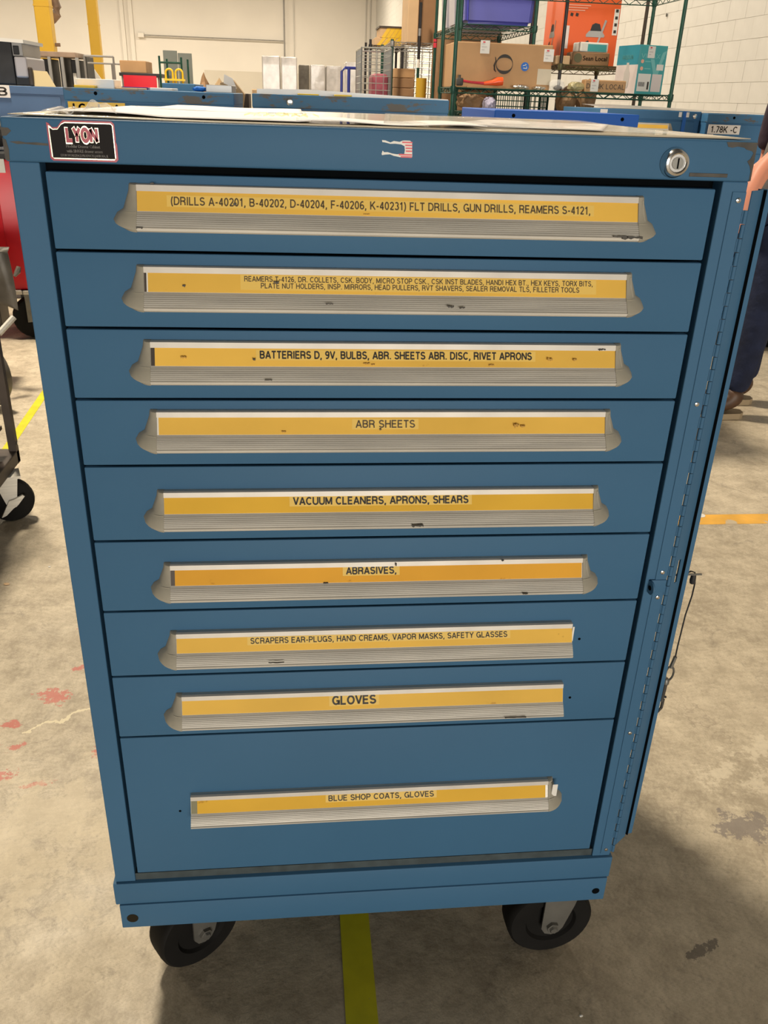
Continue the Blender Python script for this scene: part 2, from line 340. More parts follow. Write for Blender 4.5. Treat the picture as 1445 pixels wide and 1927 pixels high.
# ------------------------------------------------------------------ the setting
def struct(o): o['kind'] = 'structure'; return o
struct(MB().box(-40, 4.6, -6, 54, -.1, 0).build('floor', 'floor'))
wb = struct(MB().box(-40, 4.9, 54, 54.3, 0, 9.5).build('wall_back', 'wallpaint'))
MB().box(at(385, 140, 54).x, 4.55, 53.97, 54, 0, at(500, 136, 54).z).build('lower_wall_band', 'dado', wb)
for i, (u0, u1) in enumerate(((228, 236), (244, 252))):
    a, b_ = at(u0, 60, 53.9).x, at(u1, 60, 53.9).x
    struct(MB().box(a, b_, 53.85, 54, 0, 9.5, .03).build('trim_%d' % (i + 1), 'wallpaint'))
for i, u in enumerate((553, 688, 696)):
    a = at(u, 60, 53.9).x
    struct(MB().box(a - .03, a + .03, 53.93, 54, 0, 9.5, .01).build('trim_%d' % (i + 3), 'mortar'))
# conduit on the back wall
p0, p1, p2 = at(266, 66, 53.8), at(535, 78, 53.8), at(536, 160, 53.8)
cd = thing('wall_conduit', 'thin grey conduit pipe running level across the far wall then down', 'pipe', (p0.x, 53.8, p0.z))
p1.z = p0.z; q = lambda p: (p.x - p0.x, p.y - 53.8, p.z - p0.z)
MB().tube([q(p0), q(p1)], .035, 6).build('pipe', 'greymetal', cd); MB().tube([q(p1), (q(p1)[0], 0, 8 - p0.z)], .05, 6).build('pipe', 'greymetal', cd); MB().tube([q(p1), (q(p1)[0], 0, -p0.z)], .05, 6).build('pipe', 'greymetal', cd)
MB().box(-.2, .15, -.1, .15, -.12, .12, .03).build('junction_box', 'wallpaint', cd)
# right wall of painted concrete blocks
wr = struct(MB().box(4.602, 4.9, -6, 54.3, 0, 9.5).build('wall_right', 'mortar'))
BW, BH, J = .405, .2, .0025
blk = None; rest = MB(); cnt = 0
for r in range(0, 36):
    z = r * BH
    for c in range(-15, 133):
        y = 1 + c * BW + (BW / 2 if r % 2 else 0); dx = random.uniform(-.0012, .0012)
        if 6 <= r <= 13 and 7.0 < y < 21.5 and cnt < 300:
            if blk is None:
                blk = MB().box(-.002, .002, J / 2, BW - J / 2, J / 2, BH - J / 2, .0015, 1).build('concrete_block', 'blockpaint', wr, loc=(4.6, y, z))
            else: inst(blk, wr, (4.6 + dx, y, z))
            cnt += 1
        else:
            rest.box(4.598 + dx, 4.602, y + J / 2, y + BW - J / 2, z + J / 2, z + BH - J / 2)
rest.build('far_blocks', 'blockpaint', wr)['kind'] = 'stuff'
# hole knocked in the right wall
hp = at(1254, 30, 10); 
tag(MB().lathe([(.02, -.004), (.022, 0), (.014, .004)], (4.585, 11, 2.3), (-1, 0, 0), 12).build('wall_hole_plug', 'bare'), 'small dark scuffed plug in the white block wall right of the racks', 'plug')
o = bpy.data.objects['wall_hole_plug']
d = (at(1254, 28, 10) - CAM); t = (4.585 - CAM.x) / d.x; o.location = CAM + d * t - Vector((4.585, 11, 2.3))

# floor tape
TAPE = [(-1.243, 1.2), (-1.439, 5.5), (-1.402, 5.5), (-1.205, 1.2)]
tag(MB().box(-.037, .015, -3, 5.5, 0, .0012).build('floor_tape', 'tape'), 'yellow floor tape strip running out from under the blue cabinet toward the viewer', 'tape')
tag(MB().prism(TAPE, 'z', 0, .0012).build('floor_tape', 'tape'), 'bright yellow floor tape slanting between the brown cart and the big blue cabinet', 'tape')
tag(MB().prism([(1.05, 1.66), (4.4, 1.66), (4.4, 1.745), (1.05, 1.735)], 'z', 0, .0012).build('floor_tape', 'tape_o'), 'scuffed orange floor tape crossing the concrete right of the big blue cabinet', 'tape')
MB().lathe([(.016, 0), (.018, .001), (.012, .002)], (0, 0, .0013), (0, 0, 1), 10).build('pale_chip', 'white'); o = bpy.data.objects['pale_chip']; p = at(1330, 970, 0)
o.location = (1.36, 1.73, 0); tag(o, 'white round paper chip lying at the left end of orange tape', 'litter')

# ------------------------------------------------------------------ the big blue drawer cabinet
cab = thing('drawer_cabinet', 'large blue nine-drawer steel cabinet on casters, in the foreground', 'cabinet', (0, 0, 0))
ZT, ZC, B0, BM, B2, DEP = 1.3093, 1.2690, .2690, .2250, .1757, .718
XW, XI = .3815, .3525
# carcass: side walls, back, inner dark box
mb = MB(); mb.box(-XW, -XW + .0015, .003, DEP, B0, ZC); mb.box(XW - .0015, XW, .003, DEP, B0, ZC); mb.box(-XW, XW, DEP - .002, DEP, B0, ZC); mb.build('side_panels', 'blue', cab)
MB().box(-XI, XI, .022, DEP - .01, B0, ZC).build('drawer_bay', 'dark', cab)
MB().box(-XW, -XI, 0, .03, B0, ZC, .0012).build('corner_post', 'blue', cab)
MB().box(XI + .0005, XW, 0, .03, B0, ZC, .0012).build('corner_post', 'blue', cab)
# top cap with rounded front edge
MB().box(-.3835, .382, -.003, DEP, ZC, ZT, .0025, 3).build('top_cap', 'blue', cab, True)
# base
MB().box(-.3855, .386, -.004, DEP + .002, BM, B0 - .0005, .0018).build('base_rail', 'blue', cab, True)
mb = MB().box(-.380, .3835, -.006, DEP, B2, BM, .0018); mb.build('caster_channel', 'blue', cab, True)
MB().box(-XI, XI, .003, .021, B0 - .002, B0 + .0128).build('sill', 'sill', cab)
for x in (-.3627, .3675):
    MB().lathe([(.0086 if x < 0 else .0062, 0), (.0086 if x < 0 else .0062, .0006)], (x, -.0058, .1968), (0, -1, 0), 24).build('bolt_hole', 'hole_brown' if x < 0 else 'dark', cab)
ZD = [1.2621, 1.1850, 1.1045, 1.0243, .9433, .8447, .7443, .6439, .5425, .2795]
ZH = [1.2520, 1.1720, 1.0926, 1.0128, .9133, .8151, .7147, .6153, .4382]
# handle rail profile (y, dz): lip, slanted label seat, ribbed grip
prof = [(0, 0), (-.0055, 0), (-.0088, -.0008), (-.0098, -.0062), (-.0085, -.0063), (-.0085, -.0066), (-.0160, -.0252), (-.0166, -.0258)]
n = 7
for k in range(n):
    a = k / n; y0 = -.0170 - .0100 * a ** .8; z0 = -.0260 - .0128 * a
    a2 = (k + .7) / n; y1 = -.0170 - .0100 * a2 ** .8; z1 = -.0260 - .0128 * a2
    prof += [(y0, z0), (y1, z1), (y1 + .0009, z1 - .0003)]
prof += [(-.0278, -.0395), (-.0272, -.0422), (-.0255, -.0436), (-.0225, -.0436), (-.0222, -.0424), (-.010, -.0424), (0, -.042)]
RAIL_L = .2600
rail = lip = None
def cap_end(sgn, x):
    # moulded end cap: sections marching outward, narrow at the top and bulging at the grip
    b = bmesh.new(); rings = []; S = 7
    base = [(0, .0004), (-.0060, .0004), (-.0095, -.0008), (-.0108, -.0072), (-.0168, -.0240), (-.0205, -.0285), (-.0278, -.0385), (-.0282, -.0415), (-.0262, -.0440), (-.0160, -.0440), (0, -.0440)]
    out = [.0070, .0075, .0085, .0095, .0160, .0225, .0268, .0262, .0225, .0185, .0175]
    lift = [0, 0, 0, 0, 0, .0005, .0035, .0060, .0095, .0100, .0100]
    for i in range(S + 1):
        t = i / S; e = math.sqrt(max(0, 1 - t ** 2.4))
        ring = []
        for (y, z), o_, lf in zip(base, out, lift):
            zz = z + lf * t ** 2.2
            ring.append(b.verts.new((x + sgn * o_ * t, y * (e * .85 + .15 * (1 - t)) if i < S else y * .02, zz)))
        rings.append(ring)
    for i in range(S):
        for k in range(len(base) - 1): b.faces.new((rings[i][k], rings[i][k + 1], rings[i + 1][k + 1], rings[i + 1][k]))
    b.faces.new(rings[0]);
    mbx = MB(); mbx.b.free(); mbx.b = b
    if sgn > 0:
        mbx.tube([(x + .0048, -.0085, -.004), (x + .0062, -.0105, -.015), (x + .0085, -.0125, -.0245)], [.0009, .0014, .0017], 8)
    return mbx
def ribs(sgn, x):
    mbx = MB()
    for k in range(5):
        z = -.0262 - k * .0024; ox = .0160 + k * .0014
        pts = [(x + sgn * .0005 + sgn * ox * math.sin(a) * .98, -.003 - (.0155 + k * .0013) * math.cos(a), z) for a in [PI / 2 * j / 6 for j in range(7)]]
        mbx.tube(pts, .00055, 5)
    return mbx
proto = {}
texts = [
 [("(DRILLS A-40201, B-40202, D-40204, F-40206, K-40231) FLT DRILLS, GUN DRILLS, REAMERS S-4121,", 322, 1112, 378, 396, .46, .0082, 'ink_brown')],
 [("REAMERS T-4126, DR. COLLETS, CSK. BODY, MICRO STOP CSK., CSK INST BLADES, HANDI HEX BT., HEX KEYS, TORX BITS,", 460, 1115, 0, 0, .25, .0056, 'ink_brown'),
  ("PLATE NUT HOLDERS, INSP. MIRRORS, HEAD PULLERS, RVT SHAVERS, SEALER REMOVAL TLS, FILLETER TOOLS", 491, 1090, 0, 0, .60, .0056, 'ink_brown')],
 [("BATTERIERS D, 9V, BULBS, ABR. SHEETS ABR. DISC, RIVET APRONS", 489, 1000, 0, 0, .36, .0083, 'ink')],
 [("ABR SHEETS", 669, 781, 0, 0, .40, .0088, 'ink_brown')],
 [("VACUUM CLEANERS, APRONS, SHEARS", 551, 882, 0, 0, .30, .0092, 'ink')],
 [("ABRASIVES,", 651, 746, 0, 0, .26, .0090, 'ink')],
 [("SCRAPERS EAR-PLUGS, HAND CREAMS, VAPOR MASKS, SAFETY GLASSES", 471, 954, 0, 0, .30, .0076, 'ink')],
 [("GLOVES", 625, 708, 0, 0, .34, .0120, 'ink')],
 [("BLUE SHOP COATS, GLOVES", 618, 816, 0, 0, .30, .0084, 'ink')]]
rowy = [390, 545, 685, 803, 943, 1080, 1205, 1320, 1505]
LS = Vector((0, -.0075, -.0186)); LSn = LS.normalized(); LN = Vector((0, -.0186, .0075)).normalized()   # label slope down, outward normal
for i in range(9):
    zt, zb = ZD[i] - .0013, ZD[i + 1] + .0013
    if i == 8: zb = .2838
    dr = MB().box(-.3487, .3475, .0015, .021, zb, zt, .0016, 2).build('drawer', 'blue', cab, True)
    zh = ZH[i]
    if rail is None:
        rail = MB().prism(prof, 'x', -RAIL_L, RAIL_L).build('handle_rail', 'alu', dr); rail.location = (0, .0015, zh)
        lip = MB().prism([(-.0056, .0003), (-.0090, -.0006), (-.0102, -.0064), (-.0096, -.0064), (-.0056, -.0004)], 'x', -RAIL_L, RAIL_L).build('handle_lip', 'alu_lip', dr); lip.location = (0, .0015, zh)
    else: inst(rail, dr, (0, .0015, zh)); inst(lip, dr, (0, .0015, zh))
    for sg in (-1, 1):
        if (sg == 1 and i in (6, 7)) or (sg == -1 and i == 8):
            continue
        if sg not in proto:
            proto[sg] = cap_end(sg, sg * RAIL_L).build('end_cap', 'cap', dr, True, loc=(0, .0015, zh)), ribs(sg, sg * RAIL_L).build('cap_ribs', 'cap', dr, True, loc=(0, .0015, zh))
        else:
            inst(proto[sg][0], dr, (0, .0015, zh)); inst(proto[sg][1], dr, (0, .0015, zh))
    # bare screw hole where a cap is missing
    if i in (6, 7): MB().lathe([(.0019, 0), (.0019, .0004)], (.2757, .0015, zh - .031), (0, -1, 0), 12).build('screw_hole', 'dark', dr)
    if i == 8: MB().lathe([(.0019, 0), (.0019, .0004)], (-.2776, .0015, zh - .034), (0, -1, 0), 12).build('screw_hole', 'dark', dr)
    # yellow card in the label seat
    x0 = [-.2597, -.2565, -.2555, -.2585, -.2597, -.2545, -.2597, -.2597, -.2510][i]; x1 = [.2597, .2597, .2597, .2597, .2597, .2590, .2597, .2597, .2560][i]
    o0 = Vector((0, -.0070, zh - .0066)) + LN * .0006
    hh = .0198
    a, b_ = o0 + Vector((x0, 0, 0)), o0 + Vector((x1, 0, 0)); dn = LSn * hh
    MB().quad(a, b_, b_ + dn, a + dn).build('label_card', 'label_orange' if i == 5 else ('label_deep' if i in (4, 8) else 'label'), dr)
    if x0 > -.2575:
        a2 = o0 + Vector((-.2597, 0, 0)) - LN * .0002; b2 = o0 + Vector((x0, 0, 0)) - LN * .0002
        MB().quad(a2, b2, b2 + dn, a2 + dn).build('card_backing', 'brown' if i != 8 else 'greenbrown', dr)
    if i in (1, 3): MB().quad(o0 + Vector((x0 - .0008, 0, 0)), o0 + Vector((x0 + .0006, 0, 0)) + LN * .0001, o0 + Vector((x0 + .0006, 0, 0)) + dn + LN * .0001, o0 + Vector((x0 - .0008, 0, 0)) + dn).build('card_edge', 'white', dr)
    # printed label tapes
    y_l = -.012
    pl = [at(t[1], rowy[i], y_l).x for t in texts[i]]; pr = [at(t[2], rowy[i], y_l).x for t in texts[i]]
    fr = [t[5] for t in texts[i]]; th = texts[i][0][6]
    f0 = max(.02, min(fr) - th / hh * .5 - .07); f1 = max(fr) + th / hh * .5 + .09
    la, lb = min(pl) - .004, max(pr) + .004
    q0 = o0 + LN * .0002
    MB().quad(q0 + Vector((la, 0, 0)) + LSn * hh * f0, q0 + Vector((lb, 0, 0)) + LSn * hh * f0, q0 + Vector((lb, 0, 0)) + LSn * hh * f1, q0 + Vector((la, 0, 0)) + LSn * hh * f1).build('label_tape', 'tape_label', dr)
    for t, a, b_ in zip(texts[i], pl, pr):
        text('lettering', t[0], o0 + LN * .0004 + Vector(((a + b_) / 2, 0, 0)) + LSn * hh * t[5], (1, 0, 0), -LSn, b_ - a, t[6], t[7], dr, .105 if i in (2, 4, 5, 7) else .07)
# white tab poking out beside the last handle, card edge sticking out on the seventh
MB().box(.2655, .2735, -.0125, -.0115, ZH[8] - .0255, ZH[8] - .003, .0004, 1).build('white_tab', 'white', bpy.data.objects['drawer.008'])
MB().box(.2598, .2622, -.010, -.0095, ZH[6] - .026, ZH[6] - .0035).build('card_end', 'white', bpy.data.objects['drawer.006'])
def scuff(i, u, w_, L_, H_, y=-.0285, m_='bare'):
    p_ = at(u, w_, y); n_ = 7; rnd_ = random.Random(int(u)); top = [(p_.x - L_ / 2 + L_ * k / n_, p_.z + H_ * rnd_.uniform(.1, .5)) for k in range(n_ + 1)]; bot = [(a, b2 - H_ * rnd_.uniform(.4, .9)) for a, b2 in top[::-1]]
    MB().prism(top + bot, 'y', y - .0006, y + .0012).build('scuff_mark', m_, bpy.data.objects['drawer' if i == 0 else 'drawer.%03d' % i])
for a_ in ((0, 1190, 448, .022, .0035), (0, 1168, 445, .016, .002), (0, 262, 428, .006, .0020), (4, 786, 989, .014, .003), (5, 988, 1117, .007, .002), (1, 620, 572, .008, .0015), (1, 848, 577, .007, .0026), (1, 870, 579, .006, .0016), (2, 505, 715, .008, .001), (7, 970, 1350, .03, .0010), (6, 520, 1247, .02, .001)): scuff(*a_)
for a_ in ((0, 286, 345, .0035, .0022, -.0100), (5, 745, 1062, .002, .004, -.0105), (5, 946, 1055, .003, .002, -.0105), (2, 1133, 658, .008, .002, -.0105), (0, 442, 384, .003, .003, -.0150), (1, 346, 538, .003, .003, -.0150), (1, 520, 531, .006, .0025, -.0150), (2, 478, 676, .003, .003, -.0150), (3, 716, 808, .0022, .0022, -.0150), (5, 613, 1097, .006, .0015, -.0160)): scuff(*a_)
for a_ in ((2, 690, 684, .007, .0022, -.0158), (2, 702, 686, .004, .0014, -.0158), (2, 925, 687, .006, .002, -.0158), (2, 1035, 676, .006, .0040, -.0150), (2, 1082, 677, .004, .0030, -.0150), (3, 972, 800, .006, .0040, -.0150), (3, 984, 802, .005, .0030, -.0150), (3, 534, 812, .005, .002, -.0155), (2, 345, 672, .006, .0025, -.0150), (0, 690, 403, .006, .0012, -.0165)): scuff(*a_, 'stain')
# keyed lock
lk = MB().lathe([(.0150, 0), (.0152, .002), (.0142, .006), (.0128, .0095), (.0122, .0105), (.0100, .0112), (.0088, .0106), (.0086, .0100)], (.2935, -.003, 1.2862), (0, -1, 0), 40).build('key_lock', 'chrome', cab, True)
MB().prism([(.2935 + .0062 * math.cos(a), 1.2862 + .0062 * math.sin(a)) for a in [PI * 2 * k / 20 for k in range(20)]], 'y', -.0128, -.0150 + .001).build('lock_cylinder', 'zinc', lk)
MB().box(.2930, .2940, -.0153, -.0127, 1.2810, 1.2912).build('key_slot', 'dark', lk)
MB().box(.3125, .3548, -.0036, -.0029, 1.2730, 1.2768, .0003, 1).build('scrape_mark', 'bare', cab)
# bare-metal wear on the cap corners
def wearpatch(pts, y=-.0031): MB().prism(pts, 'y', y - .0003, y + .0002).build('paint_wear', 'bare', cab)
wearpatch([(.347, 1.3075), (.355, 1.3078), (.381, 1.3078), (.3815, 1.27), (.3795, 1.27), (.3795, 1.2795), (.3775, 1.2845), (.3755, 1.287), (.3735, 1.2895), (.3765, 1.292), (.3785, 1.2975), (.3765, 1.2995), (.3700, 1.3008), (.3675, 1.3025), (.360, 1.3035), (.354, 1.3022), (.3495, 1.303)])
wearpatch([(-.3832, 1.2998), (-.3765, 1.2995), (-.374, 1.2968), (-.379, 1.2925), (-.3832, 1.292)])
wearpatch([(-.3832, 1.290), (-.380, 1.289), (-.3785, 1.280), (-.3792, 1.2705), (-.3832, 1.2705)])
wearpatch([(-.377, 1.2872), (-.368, 1.2879), (-.362, 1.2868), (-.352, 1.2872), (-.341, 1.2865), (-.341, 1.2845), (-.352, 1.2848), (-.362, 1.2855), (-.370, 1.2852)])
# maker's plate
pl = MB().prism([(-.3400, 1.3055), (-.3380, 1.3048), (-.3352, 1.3012), (-.3300, 1.3015), (-.3262, 1.3062), (-.3240, 1.3078), (-.2785, 1.3078), (-.2762, 1.3055), (-.2758, 1.2925), (-.2763, 1.2900), (-.2752, 1.2870), (-.2752, 1.2735), (-.2775, 1.2712), (-.3375, 1.2712), (-.3400, 1.2735)], 'y', -.0042, -.003).build('name_plate', 'redplate', cab)
MB().prism([(-.3385, 1.3030), (-.3368, 1.3022), (-.3345, 1.2998), (-.3300, 1.3000), (-.3262, 1.3045), (-.3225, 1.3062), (-.2795, 1.3062), (-.2775, 1.3042), (-.2772, 1.2750), (-.2790, 1.2729), (-.3362, 1.2729), (-.3385, 1.2750)], 'y', -.0045, -.0042).build('plate_border', 'cream', pl)
MB().prism([(-.3376, 1.3008), (-.3345, 1.2990), (-.3300, 1.2993), (-.3262, 1.3036), (-.3225, 1.3053), (-.2795, 1.3053), (-.2783, 1.3040), (-.2781, 1.2740), (-.3372, 1.2740)], 'y', -.0048, -.0045).build('plate_face', 'blackplate', pl)
text('lettering', 'LYON', (-.3075, -.0050, 1.2950), (1, 0, 0), (0, 0, 1), .0320, .0136, 'cream', pl, .27)
text('lettering', 'LYON', (-.3075, -.0052, 1.2950), (1, 0, 0), (0, 0, 1), .0306, .0122, 'redplate', pl, .19)
text('lettering', 'Modular Drawer Cabinet', (-.3075, -.0050, 1.2848), (1, 0, 0), (0, 0, 1), .0320, .0026, 'greytext', pl, .03)
text('lettering', 'with SINGLE drawer access', (-.3065, -.0050, 1.2805), (1, 0, 0), (0, 0, 1), .0340, .0026, 'greytext', pl, .03)
text('lettering', 'LYON WORKSPACE PRODUCTS | AURORA, IL', (-.3070, -.0050, 1.2765), (1, 0, 0), (0, 0, 1), .0450, .0021, 'greytext', pl, .03)
# torn striped sticker
stk = MB().prism([(.0035, 1.2978), (.0060, 1.2990), (.0085, 1.2993), (.0140, 1.2992), (.0160, 1.2975), (.0168, 1.2850), (.0165, 1.2835), (.0150, 1.2832), (.0040, 1.2836), (.0010, 1.2842), (-.0020, 1.2846), (-.0060, 1.2860), (-.0110, 1.2856), (-.0140, 1.2850), (-.0146, 1.2862), (-.0136, 1.2892), (-.0120, 1.2878), (-.0085, 1.2880), (-.0040, 1.2868), (.0015, 1.2862), (.0050, 1.2868), (.0085, 1.2865), (.0090, 1.2900), (.0085, 1.2940), (.0050, 1.2955), (-.0010, 1.2960), (-.0060, 1.2958), (-.0120, 1.2970), (-.0142, 1.2972), (-.0145, 1.2990), (-.0110, 1.2988), (-.0060, 1.2970), (-.0025, 1.2985)], 'y', -.0034, -.003).build('torn_sticker', 'white', cab)
mb = MB()
for k, (xa, z) in enumerate(((.0060, 1.2975), (.0092, 1.2948), (.0098, 1.2921), (.0100, 1.2894), (.0030, 1.2860), (.0050, 1.2840))):
    mb.box(xa, .0164, -.0037, -.0034, z - .0007, z + .0007)
mb.build('red_stripes', 'redstripe', stk)
# hinge leaf screwed on the right post, knuckles, and the open locking flap
leaf = MB().box(.3655, .3812, -.0012, 0, .2745, 1.2590, .0004, 1).build('hinge_leaf', 'blue', cab)
for z in (1.2503, 1.0199, .7878, .7492, .5181, .2838):
    MB().lathe([(.0032, 0), (.0032, .0004), (.0026, .0014), (.0012, .0019)], (.3732, -.0012, z), (0, -1, 0), 16).build('screw', 'chrome', leaf, True)
HX, HY = .3846, -.0005
kn = None; step = .0148
for k in range(65):
    z = .2790 + k * step
    if k % 2 == 0:
        if kn is None:
            kn = MB().tube([(0, 0, 0), (0, 0, step - .0008)], .0026, 10).box(-.0042, 0, -.0007, .0003, 0, step - .0008).build('hinge_knuckle', 'blue', leaf, True, loc=(HX, HY, z))
        else: inst(kn, leaf, (HX, HY, z))
fl = sub('locking_flap', cab, (HX, HY, 0), -math.radians(0))
A = math.radians(38)      # opened past the front plane, swung back by 38 degrees
fl.rotation_euler = (0, 0, A)
W1, W2, FZ0, FZ1 = .0312, .0405, .2900, 1.2600
kb = None
for k in range(65):
    z = .2790 + k * step
    if k % 2 == 1:
        if kb is None: kb = MB().tube([(0, 0, 0), (0, 0, step - .0008)], .0024, 10).box(0, .0050, -.0007, .0003, 0, step - .0008).build('hinge_knuckle', 'blue', fl, True, loc=(0, 0, z))
        else: inst(kb, fl, (0, 0, z))
SL0, SL1, SLX0, SLX1 = .765, .800, .0150, .0225
mb = MB(); e = .0012
mb.box(.0045, W1, -e, 0, FZ0, SL0); mb.box(.0045, W1, -e, 0, SL1, FZ1); mb.box(.0045, SLX0, -e, 0, SL0, SL1); mb.box(SLX1, W1, -e, 0, SL0, SL1)
mb.build('flap_plate', 'blue', fl)
MB().box(W1 + .0002, W1 + .0017, -.0046, .004, FZ0 + .004, FZ1).build('gap_shade_strip', 'dark', fl)  # black strip painted in for the line of shade between plate and flange
MB().prism([(W1 + .0018, .006), (W1 + .0018, -.0042), (W2 - .0015, -.0075), (W2, -.0065), (W2, .004), (W2 - .0010, .004), (W2 - .0010, -.0060), (W1 + .0028, -.0030), (W1 + .0028, .006)], 'z', FZ0 + .006, FZ1 + .0005).build('flap_flange', 'blue', fl)
# staple bracket on the post
st = MB().box(.3590, .3812, -.0026, 0, .7575, .7765, .0008).lathe([(.0094, -.0013), (.0098, -.0006), (.0098, .0006), (.0094, .0013)], (.3592, -.0055, .767), (1, .12, 0), 28).build('hasp_staple', 'blue', cab, True)
MB().lathe([(.0034, 0), (.0034, .0006)], (.3578, -.0062, .767), (-1, -.12, 0), 16).build('staple_hole', 'dark', cab)
# casters
def caster(parent, bx, by, heading, r=.075, w=.048, top=B2, off=.03, zc=None, fm='zinc'):
    e = sub('caster', parent, (bx, by, 0), heading)     # local: axle along +x of the empty, wheel trails along y
    MB().lathe([(r * .93, -w / 2), (r * .985, -w / 2 + .004), (r, -w / 4), (r, w / 4), (r * .985, w / 2 - .004), (r * .93, w / 2), (r * .6, w / 2), (r * .55, w / 2 - .006), (r * .2, w / 2 - .006), (r * .2, w / 2 + .004)], (0, 0, r), (1, 0, 0), 40).build('wheel', 'rubber', e, True)
    for s in (-1, 1):
        x = s * (w / 2 + .006)
        pts = [(-off - .033, top - .004), (-off + .033, top - .004)] if False else None
        poly = [(off - .030, top - .008), (off + .032, top - .008), (off + .022, r + .045), (.019, r - .006), (.012, r - .016), (0, r - .020), (-.012, r - .016), (-.019, r - .004)]
        MB().prism(poly, 'x', x - .0018, x + .0018).build('fork_arm', fm, e)
        MB().lathe([(.011, 0), (.011, .006), (.008, .006), (.006, .010)], (x + s * .0018, 0, r), (s, 0, 0), 6).build('axle_bolt', 'zinc', e)
    MB().box(-w / 2 - .012, w / 2 + .012, off - .036, off + .036, top - .012, top - .002, .002).lathe([(.03, 0), (.03, .006)], (0, off, top - .004), (0, 0, 1), 20).build('swivel_plate', fm, e)
    return e
caster(cab, .318, .059, -PI / 2 + .06, off=.012)
caster(cab, -.285, .081, -math.radians(55), off=.012)
caster(cab, -.30, .62, .3); caster(cab, .30, .62, -.2)

# cable with snap hook hanging behind the flap slot
TY = .052; zA, zB = at(1292, 1074, TY).z, at(1263, 1238, TY).z; px = at(1276, 1165, TY).x + .0095
ct = thing('tether_cable', 'thin black tether cable with metal snap hook hanging from the flap slot', 'cable', (px, TY, 0))
MB().tube([(-.020, -.006, zA - .004), (-.008, -.003, zA + .001), (0, 0, zA - .003), (.0035, 0, zA - .02), (.0035, 0, zA - .04), (0, 0, (zA + zB) / 2), (-.0012, 0, zB + .02), (-.001, 0, zB)], .0011, 6).build('cord', 'black', ct, True)
MB().box(-.040, .004, -.0125, -.0100, zA - .0005, zA + .0014).build('wire_loop', 'zinc', ct)
MB().lathe([(.0034, 0), (.0044, .005), (.0034, .014)], (-.003, -.004, zA - .018), (0, 0, 1), 12).build('cord_knot', 'black', ct, True)
MB().tube([(-.001, 0, zB + .002), (-.0045, 0, zB - .018)], .0026, 8).build('cord_sleeve', 'zinc', ct)
zb_ = zB - .014
ring = [(-.0045 + .0062 * math.sin(a), 0, zb_ - .014 + .0125 * math.cos(a)) for a in [2 * PI * k / 14 for k in range(15)]]
MB().tube(ring, .0016, 6).build('swivel_ring', 'zinc', ct, True)
MB().lathe([(.0050, 0), (.0050, .006), (.003, .009)], (-.0075, 0, zb_ - .032), (0, 0, 1), 10).build('swivel_barrel', 'zinc', ct, True)
MB().tube([(-.0075, 0, zb_ - .030), (-.0085, 0, zb_ - .064)], .0036, 8).build('hook_body', 'bare', ct, True)
MB().tube([(-.0085, 0, zb_ - .056), (-.002, 0, zb_ - .058)], .0019, 8).build('thumb_stud', 'black', ct, True)
MB().tube([(-.0050, 0, zb_ - .062), (-.0055, 0, zb_ - .078), (-.0095, 0, zb_ - .0850), (-.0140, 0, zb_ - .080), (-.0145, 0, zb_ - .062)], .0022, 8).build('hook', 'bare', ct, True)

# ------------------------------------------------------------------ papers and film on the cabinet top
def sheet(name, material, x0, x1, y0, y1, hf, label, cat, nx=40, ny=16, rz=0, thick=.0008, group=None, edge=0.):
    b = bmesh.new(); g = []
    for i in range(nx + 1):
        for j in range(ny + 1):
            u, v = i / nx, j / ny; x = x0 + (x1 - x0) * u; y = y0 + (y1 - y0) * v + edge * math.sin(u * 9 + 1) * (1 - v)
            g.append(b.verts.new((x, y, hf(u, v))))
    for i in range(nx):
        for j in range(ny): b.faces.new((g[i * (ny + 1) + j], g[(i + 1) * (ny + 1) + j], g[(i + 1) * (ny + 1) + j + 1], g[i * (ny + 1) + j + 1]))
    if rz: bmesh.ops.rotate(b, cent=((x0 + x1) / 2, (y0 + y1) / 2, 0), matrix=Matrix.Rotation(rz, 3, 'Z'), verts=b.verts)
    mbx = MB(); mbx.b.free(); mbx.b = b; o = mbx.build(name, material, None, True, keepn=True)
    md = o.modifiers.new('Solidify', 'SOLIDIFY'); md.thickness = thick; md.offset = 1
    return tag(o, label, cat, group)
Z = ZT
sn = math.sin
sheet('kraft_sheet', 'tan_sheet', -.377, .376, .004, .712, lambda u, v: Z + .0004 + .0005 * (1 + sn(u * 17 + v * 5)) * .5 * (.3 + v) + .0014 * max(0, sn(u * 5 + 2)) * (1 - v), 'tan plastic-covered sheet lying over the whole top of the foreground cabinet', 'sheet')
sheet('drawing_print', 'paper', -.352, -.085, .030, .520, lambda u, v: Z + .0030 + .0030 * max(0, sn(u * 6.2 + .4)) * (1 - v) + .0003 * math.exp(-((u - .04) / .05) ** 2) * (1 - v), 'crinkled white paper print on the left half of the foreground cabinet top', 'paper')
sheet('drawing_print', 'paper', -.30, -.09, .34, .705, lambda u, v: Z + .0036 + .0006 * sn(u * 7 + 1), 'flat white paper print at the back left of the foreground cabinet top', 'paper')
sheet('drawing_print', 'paper', -.10, .10, .035, .17, lambda u, v: Z + .0036 + .0012 * sn(u * 9), 'small bright white paper near the middle of the foreground cabinet top', 'paper')
sheet('plastic_film', 'clear', -.36, -.29, .012, .19, lambda u, v: Z + .0045 + .011 * math.exp(-((u - .75) / .2) ** 2) * (1 - v) + .002 * sn(u * 30), 'clear plastic film bunched up at the left corner of the cabinet top', 'film', rz=.15)
sheet('plastic_film', 'clear', .02, .34, .05, .60, lambda u, v: Z + .0032 + .0006 * (1 + sn(u * 13 + v * 8)) * .5, 'wide clear plastic film with pale creases on the right half of the cabinet top', 'film', rz=-.1)
